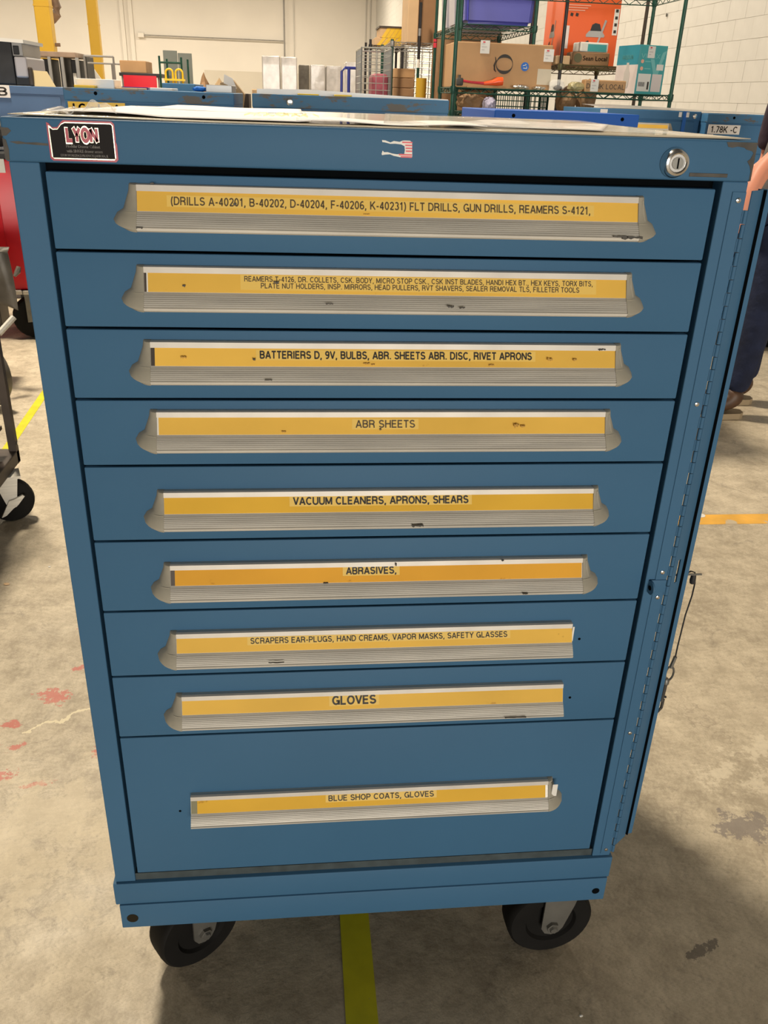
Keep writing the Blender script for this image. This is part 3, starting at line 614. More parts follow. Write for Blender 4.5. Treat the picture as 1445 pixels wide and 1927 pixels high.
sheet('drawing_print', 'paper', .12, .30, .10, .42, lambda u, v: Z + .0026 + .0004 * sn(u * 8), 'white paper strip under the clear film on the right half of the top', 'paper', rz=-.35)
def crumple(name, material, c, s, label, cat, seed=1, n=2, amp=.35, parent=None):
    rnd = random.Random(seed); b = bmesh.new(); bmesh.ops.create_icosphere(b, subdivisions=n, radius=1)
    for v in b.verts: v.co *= 1 + rnd.uniform(-amp, amp); 
    for v in b.verts: v.co = Vector((v.co.x * s[0], v.co.y * s[1], max(v.co.z, -1.) * s[2]))
    zmin = min(v.co.z for v in b.verts)
    for v in b.verts: v.co.z -= zmin
    mbx = MB(); mbx.b.free(); mbx.b = b; o = mbx.build(name, material, parent, False, loc=c)
    return tag(o, label, cat) if label else o
mb = MB(); rnd = random.Random(4)
for k in range(7):
    x = -.155 + k * .010; a = rnd.uniform(-.6, .6)
    pts = [(x + math.cos(a) * .02 * t, .07 + sn(a) * .04 * t + k * .004, Z + .0060 + .0030 * sn(t * 3.1) * rnd.uniform(.4, 1)) for t in [0, .33, .66, 1]]
    for p_, q_ in zip(pts, pts[1:]): mb.quad(p_, q_, (q_[0], q_[1] + .010, q_[2] + .0015), (p_[0], p_[1] + .010, p_[2] + .0015))
tag(mb.build('tape_scrap', 'tapeyellow'), 'crumpled scraps of yellow sticky tape at the edge of the white paper print', 'tape')
# ------------------------------------------------------------------ generic pieces for the room behind
def box_thing(name, material, x0, x1, y0, y1, z0, z1, label, cat, bev=.004, rz=0, group=None):
    cx, cy = (x0 + x1) / 2, (y0 + y1) / 2
    o = MB().box(x0 - cx, x1 - cx, y0 - cy, y1 - cy, 0, z1 - z0, bev).build(name, material, None, loc=(cx, cy, z0)); o.rotation_euler = (0, 0, rz); return tag(o, label, cat, group)

def back_cab(x0, x1, Y, z, label, paint, handle=None, lock=None, holes=(), dep=.70, ncast=True, capm=None):
    t = thing('drawer_cabinet', label, 'cabinet', ((x0 + x1) / 2, Y, 0)); w = (x1 - x0) / 2
    MB().box(-w, w, .004, dep, .22, z - .045).build('body', paint, t)
    MB().box(-w - .002, w + .002, -.004, dep, z - .045, z, .003).build('top_cap', capm or paint, t)
    MB().box(-w - .003, w + .003, -.004, dep, .17, .225, .003).build('base_rail', paint, t)
    n = 7; zz = z - .052; hs = (zz - .235) / n
    for k in range(n):
        d = MB().box(-w + .03, w - .03, -.001, .010, zz - hs * (k + 1) + .004, zz - hs * k, .0015, 1).build('drawer', paint, t)
        if handle:
            hz = zz - hs * k - .012; hx0, hx1 = handle
            MB().prism([(0, 0), (-.010, 0), (-.012, -.008), (-.018, -.026), (-.028, -.040), (-.026, -.045), (0, -.045)], 'x', hx0, hx1).build('handle_rail', 'alu', d, loc=(0, 0, hz))
            MB().quad((hx0 + .004, -.0127, hz - .0085), (hx1 - .004, -.0127, hz - .0085), (hx1 - .004, -.0187, hz - .0265), (hx0 + .004, -.0187, hz - .0265)).build('label_card', 'label', d)
            for s_, hx in ((-1, hx0), (1, hx1)): MB().prism([(hx, 0), (hx + s_ * .010, 0), (hx + s_ * .026, -.034), (hx + s_ * .02, -.045), (hx, -.045)], 'y', -.018, 0).build('end_cap', 'cap', d, loc=(0, 0, hz))
    for hx in holes: MB().lathe([(.007, 0), (.007, .001)], (hx, -.004, z - .018), (0, -1, 0), 12).build('hole', 'dark', t)
    if lock is not None: MB().lathe([(.013, 0), (.012, .010), (.008, .011)], (lock, -.004, z - .024), (0, -1, 0), 16).build('key_lock', 'chrome', t, True)
    for sx in (-1, 1):
        for y in (.09, dep - .09):
            e = sub('caster', t, (sx * (w - .09), y, 0), .4 * sx)
            MB().lathe([(.068, -.02), (.073, -.015), (.073, .015), (.068, .02)], (0, 0, .073), (1, 0, 0), 18).build('wheel', 'rubber', e, True)
            MB().box(-.03, -.024, -.02, .02, .06, .168).box(.024, .03, -.02, .02, .06, .168).box(-.03, .03, -.03, .03, .160, .170).build('fork', 'zinc', e)
    return t
def plabel(t, x0, x1, z0, z1, s, bgm, ink, yoff=-.006, tw=None, shift=0.):
    pm = MB().box(x0, x1, yoff, yoff + .003, z0, z1).build('paper_label', bgm, t)
    text('lettering', s, ((x0 + x1) / 2 + shift, yoff - .0006, (z0 + z1) / 2), (1, 0, 0), (0, 0, 1), tw or (x1 - x0) * .82, (z1 - z0) * .68, ink, pm, .07)
    return pm
# cabinet B (behind left), A (far left), C (middle), D (royal blue), E and F (right)
a, b_ = at(119, 165, 2.95), at(439, 176, 2.95)
cB = back_cab(a.x, b_.x, 2.95, 1.331, 'scraped light blue cabinet with two cap holes and yellow label, behind left', 'blue_back', holes=(-.21, .215), capm='blue_worn')
wB = (b_.x - a.x) / 2
plabel(cB, -wB + .012, -wB + .235, 1.331 - .095, 1.331 - .050, '1.Combo -A', 'yellow', 'ink')
a, b_ = at(-300, 150, 5.2), at(120, 160, 5.2)
cA = back_cab(b_.x - .95, b_.x, 5.2, 1.325, 'grey-blue cabinet at far left carrying the black machine', 'blue_violet', dep=.7)
wA = .475; plx = at(9, 172, 5.2)
plabel(cA, plx.x - (b_.x - .475) - .14, plx.x - (b_.x - .475) + .032, plx.z - .035, plx.z + .035, '1-B', 'paper', 'ink')
a, b_ = at(475, 174, 2.55), at(844, 192, 2.55)
cC = back_cab(a.x, b_.x, 2.55, 1.334, 'blue cabinet with chrome lock and worn cap in the middle behind', 'blue_back', lock=at(545, 186, 2.55).x - (a.x + b_.x) / 2, capm='blue_worn')
xc = (a.x + b_.x) / 2; q0, q1 = at(557, 205, 2.55), at(646, 208, 2.55)
plabel(cC, q0.x - xc, q1.x - xc, 1.334 - .105, 1.334 - .052, '107D -A', 'paper', 'ink')
q0, q1 = at(490, 200, 2.55), at(533, 200, 2.55)
MB().box(q0.x - xc, q1.x - xc, -.02, -.002, 1.334 - .11, 1.334 - .06, .002).build('label_holder', 'alu', cC)
MB().box(q0.x - xc + .008, q1.x - xc - .006, -.022, -.02, 1.334 - .10, 1.334 - .068).build('label_card', 'brown', cC)
a, b_ = at(932, 205, 2.6), at(1201, 222, 2.6)
cD = back_cab(a.x, b_.x, 2.6, 1.308, 'royal blue cabinet with two cap holes behind the right half', 'royal', holes=(at(966, 215, 2.6).x - (a.x + b_.x) / 2, at(1170, 226, 2.6).x - (a.x + b_.x) / 2))
fl_ = at(1333, 213, 4.0).x
a = at(1130, 201, 4.08)
cE = back_cab(a.x, fl_ - .006, 4.08, 1.322, 'light blue cabinet with blue masking tape and yellow handle card behind right', 'blue_back', handle=(-.24, at(1258, 230, 4.08).x - (a.x + fl_) / 2), lock=at(1307, 219, 4.08).x - (a.x + fl_) / 2)
xe = (a.x + fl_ - .006) / 2
q = at(1289, 220, 4.07); MB().box(q.x - xe - .010, q.x - xe + .010, -.006, -.004, 1.10, 1.322).build('masking_tape', 'bluetape', cE)
for du in (-8, 6): q = at(1289 + du, 214, 4.07); MB().box(q.x - xe - .008, q.x - xe + .008, -.007, -.005, 1.292, 1.317).build('paper_scrap', 'paper', cE)
q = at(1137, 208, 4.07); MB().box(q.x - xe - .02, q.x - xe + .02, -.007, -.005, 1.280, 1.318).build('paper_scrap', 'paper', cE)
cF = back_cab(fl_, fl_ + .80, 4.0, 1.316, 'worn blue cabinet with peeling letter label at the right edge', 'blue_back', holes=(-.25,), capm='blue_worn')
xf = fl_ + .40; q0, q1 = at(1332, 240, 4.0), at(1392, 240, 4.0)
plabel(cF, q0.x - xf, q1.x - xf, 1.215, 1.262, '1.78K -C', 'paper', 'ink')
MB().box(q0.x - xf, q0.x - xf + .035, -.006, -.004, 1.19, 1.213).build('paper_scrap', 'paper', cF)
q = at(1443, 265, 4.0); MB().box(q.x - xf, q.x - xf + .05, -.006, -.004, q.z - .02, q.z + .03).build('paper_scrap', 'paper', cF)

# things on top of these cabinets
def flat(name, material, u0, u1, Y0, Y1, z0, h, label, cat, w=180, rz=0): return box_thing(name, material, at(u0, w, Y0).x, at(u1, w, Y0).x, Y0, Y1, z0, z0 + h, label, cat, .002, rz)
# grey plank on cabinet C
o = MB().prism([(-.24, 0), (.50, 0), (.50, .003), (-.05, .020), (-.24, .016)], 'y', 0, .10).build('steel_strip', 'greymetal', None, loc=(0, 2.72, 1.334)); tag(o, 'long grey steel strip lying on the middle cabinet behind', 'strip')
flat('folder', 'yellow', 560, 600, 2.60, 2.68, 1.334, .005, 'small yellow card left of the other on the middle cabinet', 'card'); flat('folder', 'yellow', 630, 662, 2.60, 2.68, 1.334, .006, 'small yellow card right of the other on the middle cabinet', 'card')
flat('white_box', 'paper', 143, 213, 3.02, 3.26, 1.331, .034, 'low white box on the scraped blue cabinet behind left', 'box', rz=.05)
flat('yellow_folder', 'yellow', 141, 180, 2.96, 3.01, 1.331, .010, 'yellow folder edge beside the low white box', 'folder')
flat('kraft_board', 'card_l', 200, 260, 3.05, 3.3, 1.331, .006, 'thin light cardboard board lying behind the white box', 'board'); flat('blue_case', 'blueline', 205, 280, 3.31, 3.42, 1.331, .010, 'flat dark blue strip behind the cardboard board', 'strip')
flat('paper_stack', 'paper', 283, 325, 3.2, 3.4, 1.331, .010, 'small pale paper stack right of the cardboard board', 'paper')
flat('grey_case', 'greymetal', 388, 437, 3.3, 3.6, 1.331, .030, 'low grey metal case at the right end of the scraped cabinet', 'case')
sheet('grey_mat', 'greymetal', at(1135, 195, 4.2).x, at(1440, 205, 4.2).x, 4.12, 4.6, lambda u, v: 1.3235 + .004 * sn(u * 5) * v + .016 * v * (1 - u * .6), 'grey mat lying over the light blue cabinet tops at right', 'mat')
# cabinet A cargo: black machine
q0, q1 = at(-60, 130, 5.35), at(46, 120, 5.35)
bm_ = thing('coffee_machine', 'black office machine with silver side panel and white top on far left cabinet', 'machine', (0, 5.35, 1.3265)); zt_m = at(20, 72, 5.35).z - 1.325
q1x = at(44, 120, 5.35).x; q0x = at(-60, 120, 5.35).x; qm = at(24, 110, 5.35).x
MB().box(q0x, qm, 0, .45, 0, zt_m - .015, .012).build('housing', 'black', bm_)
MB().box(qm - .01, q1x, .02, .45, zt_m * .62, zt_m - .015, .006).build('display_panel', 'greymetal', bm_)
MB().box(qm + .005, q1x - .02, .012, .03, zt_m * .66, zt_m - .04, .004).build('screen', 'black', bm_)
MB().box(qm + .005, q1x + .02, .0, .45, .045, zt_m * .62, .01).build('silver_panel', 'silver', bm_)
MB().box(qm - .01, q1x + .03, .02, .45, 0, .05, .006).build('foot', 'black', bm_)
MB().prism([(q0x - .01, 0), (q1x + .02, -.015), (q1x + .02, .005), (q0x - .01, .022)], 'y', -.015, .46).build('lid', 'white', bm_, loc=(0, 0, zt_m - .012))
q = at(75, 140, 5.3)
o = MB().prism([(-.045, 0), (.085, 0), (.035, .09), (-.07, .095)], 'y', -.003, .003).build('tan_board', 'tan', None, loc=(q.x, 5.32, 1.325)); o.rotation_euler = (-.25, 0, 0); tag(o, 'tan board leaning on the far left cabinet beside the machine', 'board')
box_thing('dark_bottle', 'brown', at(54, 150, 5.3).x, at(62, 150, 5.3).x, 5.30, 5.34, 1.325, 1.325 + .11, 'dark brown upright bottle shape between machine and tan board', 'bottle', .01)

# ------------------------------------------------------------------ wire racks
def wire_shelf(parent, x0, x1, y0, y1, z, m='green', pitch=.032, truss=True, edges='fblr', r=.0035):
    mb = MB(); e = .030
    for (p_, q_) in (((x0, y0), (x1, y0)), ((x0, y1), (x1, y1)), ((x0, y0), (x0, y1)), ((x1, y0), (x1, y1))):
        for zz in (z, z - e): mb.tube([(p_[0], p_[1], zz), (q_[0], q_[1], zz)], r, 5)
        L_ = math.hypot(q_[0] - p_[0], q_[1] - p_[1]); nn = max(2, int(L_ / .045)); last = None
        for k in range(nn + 1):
            t = k / nn; c = (p_[0] + (q_[0] - p_[0]) * t, p_[1] + (q_[1] - p_[1]) * t, z if k % 2 else z - e)
            if last: mb.tube([last, c], r * .7, 4, False)
            last = c
    fr = mb.build('shelf_frame', m, parent)
    mb = MB(); nn = int((x1 - x0) / pitch)
    for k in range(1, nn): x = x0 + (x1 - x0) * k / nn; mb.tube([(x, y0, z), (x, y1, z)], .0018, 4, False)
    for k in (1, 2): mb.tube([(x0, y0 + (y1 - y0) * k / 3, z - .004), (x1, y0 + (y1 - y0) * k / 3, z - .004)], .003, 5)
    mb.build('wire_mesh', m, parent)
def rack(label, x0, x1, y0, y1, H, shelves, pm=('green',) * 4, sm='green', r=.0125, name='wire_rack', collars=None):
    t = thing(name, label, 'rack', ((x0 + x1) / 2, (y0 + y1) / 2, 0)); w, d = (x1 - x0) / 2, (y1 - y0) / 2
    for (sx, sy), m_ in zip(((-1, -1), (1, -1), (-1, 1), (1, 1)), pm):
        MB().tube([(sx * w, sy * d, .02), (sx * w, sy * d, H)], r, 10).build('post', m_, t, True)
        MB().lathe([(.012, 0), (.022, .004), (.02, .02)], (sx * w, sy * d, 0), (0, 0, 1), 10).build('foot', 'rubber', t)
    for z in shelves:
        wire_shelf(t, -w, w, -d, d, z, sm)
        for sx in (-1, 1):
            for sy in (-1, 1): MB().lathe([(r + .003, -.035), (r + .007, -.02), (r + .006, .008)], (sx * w, sy * d, z), (0, 0, 1), 10).build('collar', sm, t, True)
    return t
# rack 1: nearest green rack
R1Y0, R1Y1 = 5.05, 5.58
x0 = at(853, 160, R1Y0).x; x1 = at(1262, 180, R1Y0).x; zs = at(1050, 172, R1Y0).z; zu = at(1221, 1, R1Y1).z
rk1 = rack('nearest green wire rack, carrying the big cardboard box and the teal box', x0, x1, R1Y0, R1Y1, 2.5, (zs, zu, at(1000, 215, R1Y0).z, .35))
zlow = at(1000, 215, R1Y0).z
# rack 2 behind left with bins
R2Y0 = 5.75; x0b = at(867, 43, R2Y0).x; x1b = at(1007, 48, R2Y0).x; z2 = at(940, 48, R2Y0).z; z2b = zs - .25
rk2 = rack('green wire rack behind, holding the blue and white storage bins', x0b, x1b, R2Y0, R2Y0 + 1.15, 2.6, (z2, .9, .3))
q = at(816, 74, R2Y0 + 1.15)
for k in (0, 1): MB().lathe([(.015, 0), (.015, .036)], (-(x1b - x0b) / 2, .575, q.z - .04 + k * .042 - .02), (0, 0, 1), 12).build('red_tape_band', 'redstripe', rk2)
# rack 3 behind right: dark/brown posts, orange appliance box
R3Y0 = 5.80; x0c = at(1055, 122, R3Y0).x; x1c = at(1202, 125, R3Y0).x; z3 = at(1110, 124, R3Y0).z
rk3 = rack('wire rack with black and brown posts behind, holding the orange box', x0c, x1c, R3Y0, R3Y0 + .95, 2.6, (z3, .9, .3), ('blackpost', 'brown', 'blackpost', 'blackpost'), 'greenbrown')
# rack 4: dark posts with chrome shelf edge
R4Y0 = 7.4; x0d = at(738, 85, R4Y0).x; x1d = at(868, 85, R4Y0).x; z4 = at(765, 80, R4Y0).z
rk4 = rack('wire rack with one black tall post behind the mesh cage, stacked with cartons', x0d, x1d, R4Y0, R4Y0 + .9, z4 + .02, (z4, .6), ('green', 'green', 'green', 'green'), 'greymetal', .014)
q = at(788, 80, R4Y0); 
pp = thing('marked_pole', 'black and white banded pole standing at the front of the carton rack', 'pole', (q.x, R4Y0 - .03, 0))
zq = lambda w: at(788, w, R4Y0).z
for z0_, z1_, m_ in ((0, zq(128), 'green'), (zq(128), zq(112), 'white'), (zq(112), zq(68), 'blackpost'), (zq(68), zq(54), 'greymetal'), (zq(54), zq(5), 'blackpost')):
    MB().tube([(0, 0, z0_), (0, 0, z1_)], .013, 10).build('pole_section', m_, pp, True)

# cartons
def carton(x0, x1, y0, y1, z0, z1, label, m_='card', rz=0, flap=True, group=None, cat='box'):
    cx, cy = (x0 + x1) / 2, (y0 + y1) / 2; t = thing('cardboard_box', label, cat, (cx, cy, z0), rz, group); w, d, h = (x1 - x0) / 2, (y1 - y0) / 2, z1 - z0
    MB().box(-w, w, -d, d, 0, h, .006, 2).build('carton', m_, t)
    MB().box(-w * .98, w * .98, -.025, .025, h, h + .0008).build('packing_tape', 'tan', t)
    return t, w, d, h
bx0, bx1 = at(862, 80, R1Y0 + .03).x, at(1047, 90, R1Y0 + .03).x; bz1 = at(950, 80, R1Y0 + .03).z
t, w, d, h = carton(bx0, bx1, R1Y0 + .10, R1Y1 - .01, zs + .002, bz1, 'big brown carton with a black ring logo and number 17 dot, on the nearest rack')
px_ = lambda u, w_=110: at(u, w_, R1Y0 + .10).x - (bx0 + bx1) / 2
pz_ = lambda w_, u=950: at(u, w_, R1Y0 + .10).z - zs - .002
yf = -d - .0012
def ring_logo(parent, cx, cz, rx, rz, y, m_, wmax, n=28):
    b = bmesh.new(); A_, B_ = [], []
    for k in range(n): 
        a = 2 * PI * k / n; th = wmax * (.28 + .72 * abs(math.sin(a)) ** 1.5)
        A_.append(b.verts.new((cx + rx * math.cos(a), y, cz + rz * math.sin(a)))); B_.append(b.verts.new((cx + (rx - th * .5) * math.cos(a), y, cz + (rz - th) * math.sin(a))))
    for k in range(n): b.faces.new((A_[k], A_[(k + 1) % n], B_[(k + 1) % n], B_[k]))
    x_ = MB(); x_.b.free(); x_.b = b; return x_.build('ring_logo', m_, parent)
ring_logo(t, px_(950), pz_(121), .055, .057, yf, 'ink', .020)
MB().tube([(px_(932), yf, pz_(108)), (px_(933.5), yf, pz_(115)), (px_(931), yf, pz_(124)), (px_(932), yf, pz_(132)), (px_(935), yf, pz_(136))], [.002, .004, .006, .005, .002], 6).build('logo_stroke', 'ink', t)
dot = MB().lathe([(.026, 0), (.026, .001)], (px_(989), yf + .0008, pz_(124)), (0, -1, 0), 24).build('number_sticker', 'bluetape', t)
text('lettering', '17', (px_(989), yf - .001, pz_(124)), (.25, 0, -1), (1, 0, .25), .030, .024, 'white', dot, .04)
def tagcard(parent, x, z, y, w_=.03, h_=.037, rz=0., extra=True):
    c = MB().box(x - w_, x + w_, y - .0012, y, z - h_, z + h_).build('inventory_sticker', 'white', parent)
    for k in range(3): MB().box(x - w_ * .7, x - w_ * .1 + w_ * .5 * (k % 2), y - .002, y - .0012, z + h_ * (.5 - .45 * k) - .003, z + h_ * (.5 - .45 * k) + .002).build('printed_line', 'greytext', c)
    MB().box(x - w_ * .5, x, y - .002, y - .0012, z + h_ * .62, z + h_ * .85).build('printed_mark', 'redstripe', c)
tagcard(t, px_(911), pz_(90), yf); tagcard(t, px_(1032), pz_(101), yf, .032, .036)
MB().box(px_(1014), px_(1040), yf - .001, yf, pz_(157), pz_(127)).build('shipping_label', 'tan_sheet', t)

# hammer-like orange tool lying on the shelf
q0 = at(868, 146, R1Y0 + .05); q1 = at(946, 149, R1Y0 + .05)
tl = thing('scraper_tool', 'orange-handled scraper tool lying at the left front of the nearest rack', 'tool', (q0.x, R1Y0 + .05, zs + .012)); L_ = q1.x - q0.x
MB().tube([(0, 0, .03), (L_ * .25, 0, .022), (L_ * .62, 0, .018)], [.008, .007, .009], 8).build('shaft', 'redstripe', tl, True)
MB().tube([(L_ * .55, 0, .018), (L_ * .75, 0, .024), (L_ * .88, 0, .032), (L_, 0, .034)], [.010, .016, .026, .024], 10).build('grip', 'orange_tool', tl, True)
MB().box(-.03, .012, -.02, .02, 0, .045, .008).tube([(-.012, 0, .04), (-.012, 0, .062)], .009, 8).build('head', 'bare', tl, True)
box_thing('thin_board', 'card', at(880, 155, R1Y0 + .09).x, at(955, 158, R1Y0 + .09).x, R1Y0 + .07, R1Y0 + .095, zs + .002, zs + .014, 'thin cardboard strip lying under the orange-handled scraper', 'board', .001)
def onshelf(u, Y): return at(u, 160, Y).x
for u0, u1, m_, hh_, lab, sd in ((962, 999, 'foil', .030, 'crinkled silver foil pack in front of the ring-logo carton', 2), (1003, 1028, 'foil', .026, 'smaller silver foil pack right of the other foil pack', 3), (1030, 1064, 'clear', .072, 'clear plastic bag with small dark contents on the nearest rack', 4), (1066, 1102, 'film_y', .058, 'yellowish plastic bag beside the drink-local carton', 5)):
    a, b_ = onshelf(u0, R1Y0 + .05), onshelf(u1, R1Y0 + .05); crumple('foil_pack' if m_ == 'foil' else 'plastic_bag', m_, ((a + b_) / 2, R1Y0 + .055, zs + .003), ((b_ - a) / 2 * .9, .038, hh_ / 2), lab, 'bag' if m_ != 'foil' else 'pack', sd, 2, .14)
crumple('small_part', 'brown', (onshelf(1050, R1Y0 + .055), R1Y0 + .055, zs + .005), (.03, .02, .016), 'dark brown small part inside the clear plastic bag', 'part', 8, 2, .1)
# drink local carton
a, b_ = onshelf(1101, R1Y0 + .03), onshelf(1178, R1Y0 + .03); zt2 = at(1140, 151, R1Y0 + .03).z
t, w, d, h = carton(a, b_, R1Y0 + .03, R1Y0 + .12, zs + .002, zt2, 'low brown carton printed DRINK LOCAL with a white sticker, on the nearest rack')
text('lettering', 'DRINK LOCAL', (.0, -d - .001, h * .50), (1, 0, 0), (0, 0, 1), w * 1.86, h * .40, 'brown', t, .02)
tagcard(t, -w + .062, h * .56, -d - .0015, .026, .036)
# teal box, turned
tb = thing('teal_box', 'teal and white product box standing at the right end of the nearest rack', 'box', (onshelf(1192, R1Y0 + .1), R1Y0 + .07, zs + .003), math.radians(12))
hB = at(1192, 83, R1Y0 + .07).z - zs - .003; wR = .205; wL = .26
MB().box(0, wR, 0, wL, 0, hB, .002).build('carton', 'teal', tb)
MB().box(-.0012, 0, .0, wL, 0, hB * .60).build('white_panel', 'pinkwhite', tb); MB().box(-.0012, 0, .0, wL, hB * .60, hB).build('blue_panel', 'teal_d', tb)
text('lettering', 'aqua', (-.002, wL * .5, hB * .78), (0, -1, 0), (0, 0, 1), wL * .5, .035, 'teal_l', tb, .02)
MB().lathe([(.03, 0), (.045, .02), (.045, .09), (.02, .12), (.02, .15)], (-.003, wL * .45, hB * .12), (0, 0, 1), 4).xf(Matrix.Translation((-.003, 0, 0)) @ Matrix.Scale(.02, 4, (1, 0, 0))).build('printed_bottle', 'greytext', tb)
text('lettering', 'VI  AXA', (wR * .5, -.0015, hB * .78), (1, 0, 0), (0, 0, 1), wR * .86, .026, 'teal_l', tb, .03)
MB().prism([(wR * .42, hB * .72), (wR * .56, hB * .72), (wR * .68, hB * .50), (wR * .84, hB * .86), (wR * .97, hB * .90), (wR * .74, hB * .36), (wR * .62, hB * .36)], 'y', -.0018, -.0008).build('printed_v', 'teal_l', tb)
for k in range(3):
    zz_ = hB * (.67 - .145 * k); MB().lathe([(.0115, 0), (.0115, .0006)], (wR * .14, -.0012, zz_), (0, -1, 0), 16).build('printed_dot', 'peach', tb)
    MB().box(wR * .24, wR * .46, -.0018, -.001, zz_ - .003, zz_ + .003).build('printed_line', 'teal_l', tb)
MB().box(wR * .06, wR * .52, -.002, -.001, hB * .06, hB * .42).build('barcode_label', 'white', tb); MB().box(wR * .57, wR * .93, -.002, -.001, hB * .06, hB * .42).build('text_label', 'pinkwhite', tb)
mb = MB()
for k in range(8): mb.box(wR * .10 + k * .006, wR * .10 + k * .006 + .003, -.0028, -.002, hB * .16, hB * .25)
mb.box(wR * .42, wR * .48, -.0028, -.002, hB * .10, hB * .26); mb.build('barcode', 'ink', tb)
tagcard(tb, wR * .42, hB * .86, -.0015, .026, .034); MB().box(wR * .68, wR * .93, -.002, -.001, hB * .50, hB * .62).build('small_label', 'white', tb)
# below the shelf: paper bags and mesh trays on the low shelf
for u0, u1, m_, hh_, lab, sd, Y in ((858, 918, 'bag', .13, 'crumpled brown paper bag low on the left of the nearest rack', 11, R1Y0 + .15), (1045, 1082, 'bag', .17, 'dark brown paper bag low in the middle of the nearest rack', 12, R1Y0 + .2), (1083, 1118, 'bag', .22, 'peaked brown paper bag right of the other low bag', 13, R1Y0 + .2), (907, 932, 'lav', .09, 'lavender plastic bag beside the royal blue cabinet', 14, R1Y0 + .04)):
    a, b_ = at(u0, 200, Y).x, at(u1, 200, Y).x; crumple('paper_bag' if m_ == 'bag' else 'plastic_bag', m_, ((a + b_) / 2, Y, zlow + .003), ((b_ - a) / 2, .09, hh_ / 2), lab, 'bag', sd, 3, .10)
def basket(x0, x1, y0, y1, z0, z1, m_, label, px=.05, pz=.05, r=.003, name='wire_basket'):
    t = thing(name, label, 'basket', ((x0 + x1) / 2, (y0 + y1) / 2, z0)); w, d, h = (x1 - x0) / 2, (y1 - y0) / 2, z1 - z0
    for nm, pa, pb in (('front_mesh', (-w, -d), (w, -d)), ('back_mesh', (-w, d), (w, d)), ('side_mesh', (-w, -d), (-w, d)), ('side_mesh', (w, -d), (w, d))):
        mb = MB(); L_ = math.hypot(pb[0] - pa[0], pb[1] - pa[1]); n_ = max(2, int(L_ / px)); nz = max(2, int(h / pz))
        for k in range(n_ + 1): f = k / n_; x_, y_ = pa[0] + (pb[0] - pa[0]) * f, pa[1] + (pb[1] - pa[1]) * f; mb.tube([(x_, y_, 0), (x_, y_, h)], r if k % n_ else r * 2.2, 4, False)
        for k in range(nz + 1): mb.tube([(pa[0], pa[1], h * k / nz), (pb[0], pb[1], h * k / nz)], r if k % nz else r * 2., 4, False)
        mb.build(nm, m_, t)
    MB().box(-w, w, -d, d, 0, .006).build('tray', m_, t); return t
basket(at(895, 195, R1Y0 + .3).x, at(1030, 195, R1Y0 + .3).x, R1Y0 + .30, R1Y1 - .02, zlow + .004, zlow + .11, 'green', 'dark wire basket on the low shelf of the nearest rack', .03, .03)
# rack 2 bins
def bin_(x0, x1, y0, y1, z0, z1, m_, label):
    t = thing('storage_bin', label, 'bin', ((x0 + x1) / 2, (y0 + y1) / 2, z0)); w, d, h = (x1 - x0) / 2, (y1 - y0) / 2, z1 - z0
    b = bmesh.new(); q_ = [b.verts.new((sx * w * k, sy * d * k, z_)) for z_, k in ((0, .93), (h, 1)) for sx, sy in ((-1, -1), (1, -1), (1, 1), (-1, 1))]
    for f in ((3, 2, 1, 0), (4, 5, 6, 7), (0, 1, 5, 4), (1, 2, 6, 5), (2, 3, 7, 6), (3, 0, 4, 7)): b.faces.new([q_[i] for i in f])
    bmesh.ops.bevel(b, geom=list(b.edges), offset=.025, segments=3, affect='EDGES'); x_ = MB(); x_.b.free(); x_.b = b; x_.build('tub', m_, t, True)
    MB().box(-w - .015, w + .015, -d - .015, d + .015, h - .01, h + .02, .008).build('lid', 'white' if m_ != 'bin' else 'bin', t)
bin_(at(872, 40, R2Y0).x, at(1008, 45, R2Y0).x, R2Y0 + .02, R2Y0 + .36, z2 + .003, z2 + .36, 'bin', 'large blue plastic storage bin high on the rack behind')
bin_(at(872, 40, R2Y0).x, at(1000, 45, R2Y0).x, R2Y0 + .44, R2Y0 + .74, z2 + .003, z2 + .36, 'bin_clear', 'translucent white storage bin just behind the blue bin')
bin_(at(872, 40, R2Y0).x, at(1000, 45, R2Y0).x, R2Y0 + .79, R2Y0 + 1.10, z2 + .003, z2 + .36, 'bin_clear', 'translucent white storage bin second behind the blue bin')
basket(at(870, 60, R2Y0).x + .02, at(1007, 60, R2Y0).x - .02, R2Y0 + .05, R2Y0 + 1.1, .905, 1.25, 'green', 'dark green wire basket on the lower shelf under the bins', .04, .04)
carton(at(880, 75, R2Y0).x, at(900, 75, R2Y0).x + .45, R2Y0 + 1.3, R2Y0 + 1.7, 0, at(950, 62, R2Y0 + 1.3).z, 'tall dark carton standing on the floor behind the bin rack', 'card_d')
